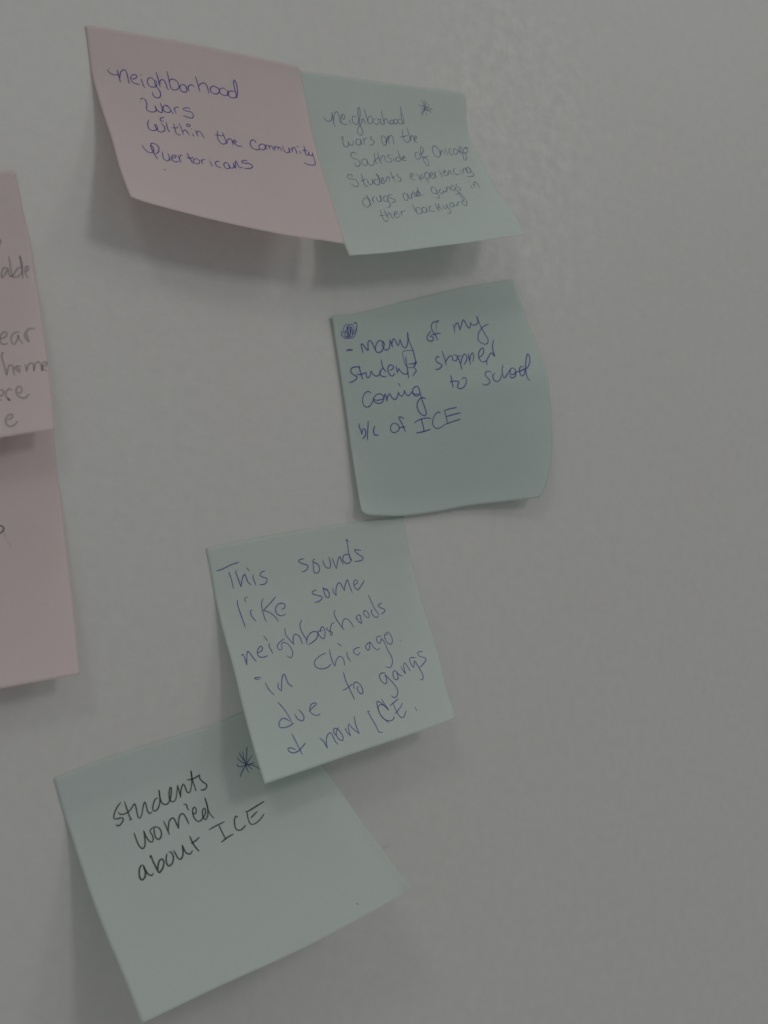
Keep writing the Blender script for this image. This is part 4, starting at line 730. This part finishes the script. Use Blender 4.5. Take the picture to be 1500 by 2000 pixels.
  ('b', 1.0, "8128,4291 8350,4112 8468,4188 8475,4349 8291,4456 8177,4368 8255,4206"),
  ('b', 1.0, "8143,4432 8163,4567 8293,4603 8431,4513 8475,4349 8700,4352 8937,4253"),
  ('b', 1.0, "8941,4179 8804,4111 8688,4245 8662,4484 8742,4593 8862,4516 8934,4322"),
  ('b', 1.0, "8709,4319 9080,4241 9312,3942 9389,3590 9352,3462 9151,3832 9014,4229 8956,4562 9001,4758 9093,4836"),
 ]),
 ('handwriting', 'blue handwriting reading "b/c of ICE"', [
  ('b', 1.0, "565,5415 574,5592 624,5796 641,5960"),
  ('b', 1.0, "641,5960 702,5745 784,5672 842,5802 807,6002 651,6196"),
  ('b', 1.0, "1015,5312 971,5635 910,5958 877,6253"),
  ('b', 1.0, "1309,5588 1243,5732 1212,5904 1261,6020 1446,6033"),
  ('b', 1.0, "2253,5543 2133,5599 2053,5759 2084,5933 2216,5998 2397,5951 2487,5820 2441,5668 2266,5540"),
  ('b', 1.0, "2451,5802 2615,5805 2787,5810"),
  ('b', 1.0, "2757,5435 2640,5343 2505,5307 2573,5498 2691,5805 2762,6044"),
  ('b', 1.0, "3237,5720 3423,5628 3614,5601 3884,5601 4066,5660"),
  ('b', 1.0, "3593,5547 3622,5777 3665,6010 3656,6183"),
  ('b', 1.0, "3283,6182 3526,6186 3743,6173 3990,6130"),
  ('b', 1.0, "4542,5517 4468,5442 4328,5487 4188,5658 4125,5820 4150,6023 4286,6151 4447,6164 4673,6073"),
  ('b', 1.0, "4752,5451 4799,5656 4843,6009"),
  ('b', 1.0, "4739,5448 5014,5421 5353,5431"),
  ('b', 1.0, "4819,5722 5147,5705 5542,5699"),
  ('b', 1.0, "4675,6061 5088,6010 5513,5978"),
 ]),
 ('scribble', None, [
  ('b', 0.62, "427,873 500,603 674,451 746,534 630,747 522,911 530,1081 640,1122 782,962 840,697 765,519 873,480 978,577 958,811 843,1002 976,914 1141,635 1154,452 1073,415 996,460"),
  ('b', 0.62, "362,751 351,939 409,1111 534,1167 701,1159 853,1156 993,1018 1098,797 1169,572"),
  ('b', 0.62, "446,976 511,1097 661,987 723,685 655,579 653,817 700,1057 811,1100 892,906 872,599 795,658 776,893"),
  ('b', 0.62, "394,872 510,876 568,709"),
  ('b', 0.62, "303,1040 346,904"),
  ('b', 0.62, "1016,446 1089,424 1146,501"),
 ]),
],
4: [
 ('handwriting', 'blue handwriting reading "This sounds"', [
  ('b', 1.0, "279,992 559,973 969,876 1367,835"),
  ('b', 1.0, "816,1151 873,1436 899,1862"),
  ('b', 1.0, "1189,1150 1138,1198 1196,1528 1256,1866"),
  ('b', 1.0, "1256,1866 1390,1537 1520,1373 1564,1484 1612,1727 1747,1886"),
  ('b', 1.0, "1667,1125 1765,1289"),
  ('b', 1.0, "1925,1480 1883,1604 1927,1789 1952,1941"),
  ('b', 1.0, "2515,1423 2329,1439 2223,1552 2350,1664 2530,1757 2460,1921 2281,1976 2126,1931"),
  ('b', 1.0, "4493,1230 4304,1230 4189,1287 4351,1419 4604,1537 4601,1628 4453,1755 4242,1773"),
  ('b', 1.0, "5030,1325 4918,1359 4876,1642 4857,1884 4963,1957 5116,1897 5163,1689 5057,1534 4886,1430"),
  ('b', 1.0, "5396,1419 5441,1703 5604,1838 5724,1779 5753,1567 5728,1347"),
  ('b', 1.0, "5891,1418 5939,1689 6011,1919"),
  ('b', 1.0, "6011,1919 6130,1626 6287,1394 6323,1562 6402,1768"),
  ('b', 1.0, "6791,1633 6782,1428 6634,1359 6459,1426 6420,1608 6563,1771 6747,1752 6850,1611"),
  ('b', 1.0, "6891,815 6772,689 6797,1006 6774,1379 6867,1701"),
  ('b', 1.0, "7426,1291 7096,1221 7219,1413 7464,1623 7423,1728 7215,1761 6984,1741"),
 ]),
 ('handwriting', 'blue handwriting reading "like some"', [
  ('b', 1.0, "977,2374 931,2496 946,2764 998,3187 1039,3566"),
  ('b', 1.0, "1455,2347 1300,2383 1334,2537"),
  ('b', 1.0, "1528,2904 1448,2960 1435,3135 1582,3435"),
  ('b', 1.0, "2162,2546 2033,2728 1999,2989 2016,3411 2056,3564"),
  ('b', 1.0, "2748,2605 2365,2857 2041,3052"),
  ('b', 1.0, "2041,3052 2250,3162 2463,3358 2609,3645"),
  ('b', 1.0, "2882,3180 3040,3161 3111,3024 3002,2926 2778,2942 2617,3104 2614,3299 2760,3436 2908,3452 3040,3404"),
  ('b', 1.0, "4800,2682 4567,2710 4543,2799 4756,2916 4985,3036 4902,3145 4712,3202 4541,3216"),
  ('b', 1.0, "5371,2779 5194,2716 5129,2627 5137,2861 5168,3070 5277,3121 5364,2996 5312,2800 5202,2686"),
  ('b', 1.0, "5610,2743 5581,2848 5612,2995 5684,3118"),
  ('b', 1.0, "5684,3118 5741,2845 5898,2590 6012,2562 6088,2749 6154,2966"),
  ('b', 1.0, "6154,2966 6257,2715 6420,2505 6463,2751 6525,3112"),
  ('b', 1.0, "6725,2780 6880,2743 6932,2640 6836,2566 6711,2698 6722,2923 6816,3042 7032,2913 7277,2682"),
 ]),
 ('handwriting', 'blue handwriting reading "neighborhoods"', [
  ('b', 1.0, "500,4688 586,4620 619,4776 629,5119"),
  ('b', 1.0, "629,5119 716,4829 833,4560 913,4668 1004,4899 1098,5070"),
  ('b', 1.0, "1280,4741 1478,4684 1544,4580 1490,4492 1353,4564 1250,4734 1267,4888 1437,4974 1672,4956"),
  ('b', 1.0, "1749,4087 1861,4360"),
  ('b', 1.0, "1922,4458 1857,4579 1900,4755 1928,4927"),
  ('b', 1.0, "2655,4430 2406,4525 2221,4664 2226,4771 2315,4859 2428,4819 2418,4695 2481,4604 2634,4599 2771,4747 2855,5010 2808,5212 2665,5293 2537,5163"),
  ('b', 1.0, "2819,3995 2769,4288 2877,4527 3028,4790"),
  ('b', 1.0, "3020,4712 3060,4507 3164,4377 3282,4379 3390,4519 3412,4709 3417,4849"),
  ('b', 1.0, "3733,3824 3583,3977 3541,4214 3600,4505 3670,4706 3621,4905"),
  ('b', 1.0, "3677,4738 3808,4551 4033,4445 4220,4455 4298,4534 4197,4730 4004,4843 3692,4952"),
  ('b', 1.0, "4548,4463 4308,4505 4346,4701 4485,4856 4609,4695 4662,4487 4597,4317 4460,4413 4437,4533"),
  ('b', 1.0, "4843,4416 4758,4460 4831,4555 4975,4648 4971,4742 4892,4788 4883,4691 4969,4458 5095,4295 5230,4259"),
  ('b', 1.0, "5450,3735 5351,3826 5371,4098 5481,4406 5601,4679"),
  ('b', 1.0, "5546,4578 5617,4370 5782,4197 5928,4242 6045,4425 6106,4662"),
  ('b', 1.0, "6357,4247 6527,4168 6612,4185 6585,4373 6566,4563 6459,4477 6369,4266 6432,4343"),
  ('b', 1.0, "6864,4024 6807,4143 6864,4299 6996,4390 7055,4272 7015,4118 6921,4019 6844,4085"),
  ('b', 1.0, "7320,4080 7224,4094 7225,4256 7375,4459 7525,4397"),
  ('b', 1.0, "7305,3363 7363,3714 7439,4053 7558,4354"),
  ('b', 1.0, "7893,3843 7644,3929 7766,4066 7942,4180 7883,4268 7674,4360"),
 ]),
 ('handwriting', 'blue handwriting reading "in Chicago."', [
  ('b', 1.0, "4403,5477 4092,5529 3811,5663 3712,5824 3782,5994 4023,6113 4302,6103 4506,5997"),
  ('b', 1.0, "4611,5369 4582,5627 4601,5911 4657,6135"),
  ('b', 1.0, "4657,6135 4823,5869 5026,5775 5135,5879 5157,6040 5139,6217"),
  ('b', 1.0, "5073,5189 5250,5345"),
  ('b', 1.0, "5408,5658 5383,5872 5470,6112"),
  ('b', 1.0, "6110,5598 5914,5596 5743,5685 5784,5837 5902,5917 6057,5819"),
  ('b', 1.0, "6673,5474 6486,5546 6397,5655 6467,5830 6569,5757 6683,5476 6784,5740 6950,5905 7080,5863"),
  ('b', 1.0, "7343,5326 7123,5328 7037,5472 7124,5646 7248,5550 7306,5432 7384,5579 7462,6019 7555,6429 7498,6675 7344,6817 7129,6744"),
  ('b', 1.0, "7673,5329 7575,5293 7502,5343 7511,5639 7675,5811 7824,5673 7829,5411 7727,5226 7591,5247"),
  ('b', 1.0, "8250,5730 8244,5768"),
 ]),
 ('handwriting', 'blue handwriting reading "to gangs"', [
  ('b', 1.0, "1123,5792 945,5725 807,5735 1021,5841"),
  ('b', 1.0, "1261,6038 1323,6314 1507,6622"),
  ('b', 1.0, "1842,6186 1775,6365 1883,6563"),
  ('b', 1.0, "1883,6563 1987,6223 2108,5941 2210,5901 2240,6123 2288,6349 2444,6510"),
  ('b', 1.0, "4993,6501 4990,6842 5074,7267 5185,7797"),
  ('b', 1.0, "4713,7245 4911,7226 5266,7096"),
  ('b', 1.0, "5304,7324 5316,7140 5440,7045 5600,7162 5693,7389 5666,7601 5571,7624 5467,7489 5440,7342 5532,7271"),
  ('b', 1.0, "7030,7010 6842,6971 6687,7062 6710,7290 6871,7482 6971,7450 7009,7203 6976,7067 7114,7276 7314,7597 7428,7914 7328,8144 7146,8200 7051,8081"),
  ('b', 1.0, "7586,7051 7467,7017 7395,7135 7375,7323 7468,7442 7589,7407 7618,7188 7586,7051 7678,7234 7863,7358"),
  ('b', 1.0, "7896,6879 7932,7066 8024,7289"),
  ('b', 1.0, "8024,7289 8037,7025 8084,6808 8161,6800 8229,7005 8313,7221"),
  ('b', 1.0, "8762,6677 8531,6632 8435,6676 8433,6889 8517,7105 8589,6992 8665,6806 8731,6960 8807,7210 8901,7531 8868,7719 8797,7766 8715,7719"),
  ('b', 1.0, "9217,6500 9037,6465 8927,6512 9008,6681 9237,6806 9284,6901 9080,7065 8832,7190"),
 ]),
 ('handwriting', 'blue handwriting reading "due"', [
  ('b', 1.0, "1890,7864 1765,7732 1602,7672 1421,7800 1385,7984 1544,8054 1832,8059 2070,7994"),
  ('b', 1.0, "1601,6966 1770,7278 1918,7643 1991,8015"),
  ('b', 1.0, "2215,7626 2288,7875 2505,8015 2596,7893 2547,7683 2433,7504"),
  ('b', 1.0, "2893,7703 3152,7581 3344,7499 3271,7430 3075,7461 2955,7644 3002,7838 3188,7971 3380,7957"),
 ]),
 ('handwriting', 'blue handwriting reading "& now ICE."', [
  ('b', 1.0, "1845,8397 1917,8716 1980,9059 2032,9366"),
  ('b', 1.0, "1809,9075 1621,8940 1479,8931 1503,9067 1682,9174 1947,9147 2339,8934"),
  ('b', 1.0, "3049,8926 3176,9111 3241,9434"),
  ('b', 1.0, "3241,9434 3295,9145 3470,8880 3630,8858 3684,9023 3704,9263 3798,9417"),
  ('b', 1.0, "4058,8728 3906,8886 3850,9037 3922,9242 4066,9317 4131,9151 4068,8915 3955,8749 3823,8746 3780,8917 3850,9037"),
  ('b', 1.0, "4363,8846 4376,9018 4497,9248"),
  ('b', 1.0, "4497,9248 4509,8920 4599,8725 4697,8938 4939,9260"),
  ('b', 1.0, "4951,8481 4919,8863 4939,9260"),
  ('b', 1.0, "5776,8478 5682,8436 5733,8672 5844,9115 5903,9460 6083,9510"),
  ('b', 1.0, "6549,8421 6448,8332 6279,8351 6218,8493 6259,8755 6372,8990 6522,9199"),
  ('b', 1.0, "6516,8097 6592,8338 6725,8673"),
  ('b', 1.0, "6725,8673 6591,8464 6406,8227 6267,8144 6211,8334 6223,8588 6299,8892 6480,9083 6693,9141 6851,9072 6893,8971"),
  ('b', 1.0, "6838,8496 7087,8401 7359,8296"),
  ('b', 1.0, "7035,8452 7071,8684 7121,8953 7222,9157 7357,9145 7582,8915"),
  ('b', 1.0, "7507,8542 7320,8717 6970,8912"),
  ('b', 1.0, "8082,8883 8102,9067"),
 ]),
],
5: [
 ('handwriting', 'black handwriting reading "Students"', [
  ('k', 1.15, "2082,1868 1948,1948 1741,2146 1634,2337 1692,2403 1858,2431 1947,2469 1912,2565 1770,2678 1669,2675 1626,2606"),
  ('k', 1.15, "1861,2181 1908,2295 2066,2344 2297,2279 2543,2105 2535,2278 2474,2636 2519,2712 2634,2604 2803,2318 2922,2170 2918,2330 2883,2574 2934,2674 3025,2629"),
  ('k', 1.15, "2225,1884 2205,2210 2194,2555 2215,2643 2137,2633"),
  ('k', 1.15, "3438,2185 3309,2219 3123,2472 3089,2604 3166,2650 3326,2549 3476,2313 3607,1904 3516,2230 3514,2457 3627,2549 3773,2489 3946,2259 4070,2008 4049,1950 3929,2121 3830,2412 3891,2533 4032,2488 4220,2195 4341,1968"),
  ('k', 1.15, "4341,1968 4311,2163 4246,2469"),
  ('k', 1.15, "4246,2469 4403,2164 4570,1999 4576,2161 4566,2357 4640,2401 4769,2265 4940,1958 5075,1581 4961,1999 4924,2288 4913,2401 4874,2377"),
  ('k', 1.15, "4775,1892 4981,1922 5184,1892 5314,1853 5259,1970 5306,2173 5394,2323 5300,2458 5163,2482 5086,2447"),
 ]),
 ('handwriting', 'black handwriting reading "worried"', [
  ('k', 1.2, "2130,3167 2120,3436 2133,3731 2212,3875 2313,3809 2406,3587 2483,3228"),
  ('k', 1.2, "2483,3228 2486,3476 2529,3683 2606,3759 2688,3677 2708,3481 2690,3313 2885,3217"),
  ('k', 1.2, "2955,3244 2883,3259 2807,3463 2798,3664 2858,3753 2968,3705 3054,3533 3040,3337 2932,3235"),
  ('k', 1.2, "3292,3133 3299,3395 3299,3720"),
  ('k', 1.2, "3319,3551 3420,3325 3515,3184 3668,3140 3693,3283 3699,3619"),
  ('k', 1.2, "3699,3619 3789,3380 3940,3141 4052,3100 4105,3204 4118,3584"),
  ('k', 1.2, "4239,2784 4331,2797 4308,2983 4345,3058"),
  ('k', 1.2, "4438,3198 4493,3295 4595,3154 4582,3022 4488,3068 4411,3263 4406,3502 4502,3631 4629,3590 4837,3428 4917,3277 4890,3191 4787,3288 4710,3531 4756,3647 4885,3539 5034,3200 5100,2799"),
  ('k', 1.2, "5100,2799 5045,3143 5001,3401 5027,3594 5078,3700"),
 ]),
 ('handwriting', 'black handwriting reading "about ICE"', [
  ('k', 1.35, "2027,4494 1935,4466 1823,4602 1741,4882 1777,5009 1897,4956 1991,4768 2007,4514 2020,4723 2056,4900 2150,4987 2226,4921"),
  ('k', 1.35, "2336,4314 2380,4231 2380,4508 2401,4928 2425,4997 2601,4871 2721,4660 2704,4535 2613,4538 2486,4702 2415,4876"),
  ('k', 1.35, "3023,4382 3086,4388 3109,4561 3029,4764 2892,4883 2805,4874 2793,4721 2867,4516 2933,4412"),
  ('k', 1.35, "3192,4383 3216,4488 3229,4717 3287,4801 3411,4719 3505,4519 3570,4292"),
  ('k', 1.35, "3570,4292 3559,4482 3591,4661 3693,4733 3824,4638"),
  ('k', 1.35, "3957,4061 3948,4373 3986,4600 4030,4746"),
  ('k', 1.35, "3891,4349 4082,4307 4262,4230"),
  ('k', 1.2, "4704,4081 5043,4022 5370,3984"),
  ('k', 1.2, "5123,4028 5111,4339 5113,4668"),
  ('k', 1.2, "4916,4724 5187,4633 5454,4583"),
  ('k', 1.2, "5898,4004 5895,3944 5812,3968 5719,4116 5634,4373 5669,4499 5794,4535 5940,4478 6035,4417"),
  ('k', 1.2, "6270,3915 6400,3924 6749,3861 7116,3799"),
  ('k', 1.2, "6323,3931 6239,4204 6216,4424 6286,4502 6459,4493 6705,4389 6881,4274"),
  ('k', 1.2, "6343,4229 6508,4148 6687,4074"),
 ]),
 ('asterisk_doodle', None, [
  ('t', 1.0, "7629,1454 7579,1489 7431,1720 7290,1982 7215,2094"),
  ('t', 1.0, "7207,1543 7185,1658 7208,1848 7216,2063"),
  ('t', 1.0, "7341,1554 7290,1721 7229,1922 7215,2079"),
  ('t', 1.0, "7014,1706 7061,1865 7140,2005 7227,2100"),
  ('t', 1.0, "6896,1949 6876,2029 6943,2089 7093,2122 7223,2106"),
  ('t', 1.0, "6757,2482 6883,2352 7084,2198 7208,2108"),
  ('t', 1.0, "7142,2448 7141,2320 7187,2147 7221,2081"),
  ('t', 1.0, "7320,2400 7283,2254 7227,2100"),
  ('t', 1.0, "7593,2520 7541,2374 7428,2241 7319,2158 7220,2113"),
  ('t', 1.0, "7555,2178 7394,2160 7238,2137"),
  ('t', 1.0, "7624,1851 7470,1935 7279,2059 7174,2141"),
 ]),
 ('ink_dot', None, [
  ('t', 1.3, "8042,9360 8083,9426"),
 ]),
 ('smudge', None, [
  ('f', 1.0, "8087,9047 8107,9155"),
 ]),
],
6: [
 ('handwriting', None, [
  ('p', 2.0, "8756,2445 8840,2511 8855,2610 8783,2700"),
 ]),
 ('handwriting', 'grey purple handwriting reading "able"', [
  ('p', 1.5, "9001,3625 8897,3594 8816,3625 8736,3813 8718,3948 8777,3936 8891,3810 8998,3645 9008,3804 9038,3945 9108,3933"),
  ('p', 1.5, "9073,3169 9094,3319 9096,3556 9115,3874 9111,3982 9217,3845 9377,3663 9498,3635"),
  ('p', 1.5, "9120,3983 9293,4001 9443,3907 9517,3795 9527,3558 9500,3210 9546,3559 9527,3795 9505,4081"),
  ('p', 1.5, "9660,3827 9736,3774 9771,3658 9717,3614 9644,3727 9639,3905 9703,4069"),
 ]),
 ('handwriting', 'grey purple handwriting reading "ear"', [
  ('p', 1.6, "8224,6136 8280,6238 8482,6254 8606,6165 8596,6056 8508,6033 8383,6134 8325,6244 8350,6414 8453,6499 8591,6483"),
  ('p', 1.6, "9093,6109 8934,6101 8783,6212 8741,6373 8811,6549 8924,6468 9000,6312 9013,6206 9039,6364 9152,6569"),
  ('p', 1.6, "9275,6130 9255,6295 9308,6420 9387,6524 9348,6282 9346,6114 9473,6020 9680,6034"),
 ]),
 ('handwriting', 'grey purple handwriting reading "home"', [
  ('p', 1.6, "8416,6826 8360,6818 8331,6979 8369,7245 8407,7510 8430,7714"),
  ('p', 1.6, "8447,7658 8506,7430 8598,7314 8684,7362 8685,7551 8711,7733"),
  ('p', 1.6, "8983,7428 8874,7388 8754,7443 8811,7546 8915,7632 8905,7512 8822,7441"),
  ('p', 1.6, "9150,7366 9167,7523 9176,7643"),
  ('p', 1.6, "9179,7619 9259,7416 9372,7333 9446,7389 9441,7675"),
  ('p', 1.6, "9443,7651 9525,7398 9639,7315 9719,7419 9746,7684 9779,7496"),
  ('p', 1.6, "9779,7496 9893,7508 9964,7396 9888,7353 9785,7449 9788,7617 9915,7713"),
 ]),
 ('handwriting', 'grey purple handwriting reading "ere"', [
  ('p', 1.6, "7938,8335 8063,8413 8198,8410 8248,8312 8217,8224 8131,8199"),
  ('p', 1.6, "8003,8568 8156,8598"),
  ('p', 1.6, "8561,8266 8465,8216 8357,8281 8317,8440 8361,8564 8431,8646"),
  ('p', 1.6, "8363,8541 8409,8643 8454,8638 8405,8571"),
  ('p', 1.6, "8752,8389 8849,8427 8916,8342 8897,8198 8786,8181 8710,8288 8730,8480 8874,8620 9009,8640 9171,8508"),
 ]),
 ('handwriting', 'grey purple handwriting reading "e"', [
  ('p', 1.6, "8297,9377 8400,9347 8485,9267 8458,9192 8345,9197 8247,9299 8214,9434 8271,9584 8401,9641 8540,9593 8660,9483"),
 ]),
],
7: [
 ('handwriting', None, [
  ('k', 0.9, "7620,3863 7688,3782 7760,3782 7826,3834 7860,3921 7809,4006 7732,4058 7654,4111"),
 ]),
 ('smudge', None, [
  ('f', 1.3, "7844,4012 7873,4206 7903,4386"),
  ('f', 0.8, "7903,4386 8005,4580 8079,4688"),
 ]),
],
}

def parse(s):
    return [tuple(int(c)/10000 for c in p.split(',')) for p in s.split()]

INFO = {1: {'group': 'sticky notes with handwriting stuck on the wall',
     'label': 'pink sticky note at the top with four lines of blue writing, beside a green note',
     'paper': 'pink',
     'pen': 0.4},
 2: {'group': 'sticky notes with handwriting stuck on the wall',
     'label': 'green sticky note with six small lines of writing, touching the pink note on its left',
     'paper': 'green',
     'pen': 0.34},
 3: {'group': 'sticky notes with handwriting stuck on the wall',
     'label': 'dark looking green sticky note with a scribbled blob in its top left corner',
     'paper': 'dark_green',
     'pen': 0.45},
 4: {'group': 'sticky notes with handwriting stuck on the wall',
     'label': 'green sticky note densely written in blue, its lower left corner over another green note',
     'paper': 'green',
     'pen': 0.36},
 5: {'group': 'sticky notes with handwriting stuck on the wall',
     'label': 'large green sticky note lowest on the wall, written in black pen',
     'paper': 'grey_green',
     'pen': 0.4},
 6: {'group': 'sticky notes with handwriting stuck on the wall',
     'label': 'blurred pink sticky note at the left edge with grey words, above another pink note',
     'paper': 'pink',
     'pen': 0.42},
 7: {'group': 'sticky notes with handwriting stuck on the wall',
     'label': 'nearly blank pink sticky note at the left edge, tucked under the one above',
     'paper': 'pink',
     'pen': 0.42}}

for key in sorted(EDGES):
    info = INFO[key]
    E = EDGES[key]
    sheet = Sheet(*[[tuple(c/100 for c in p) for p in E[e]] for e in ('top', 'bottom', 'left', 'right')])
    root = bpy.data.objects.new('sticky_note', None)
    root.empty_display_size = .01
    col.objects.link(root)
    origin = sheet.at(.5, 0)
    root.location = origin
    root['label'] = info['label']; root['category'] = 'sticky note'; root['group'] = info['group']
    paper_sheet(sheet, PAPER[info['paper']], root, origin)
    for q, (nm, lab, strokes) in enumerate(INKDATA[key]):
        by = {}
        for ink, wf, s in strokes: by.setdefault(ink, []).append((wf, parse(s)))
        for ink, st in by.items():
            o = ink_mesh(nm, sheet, st, INK[ink], root, origin, pen=info['pen'], seed=key*31+q)
            if lab: o['label'] = lab
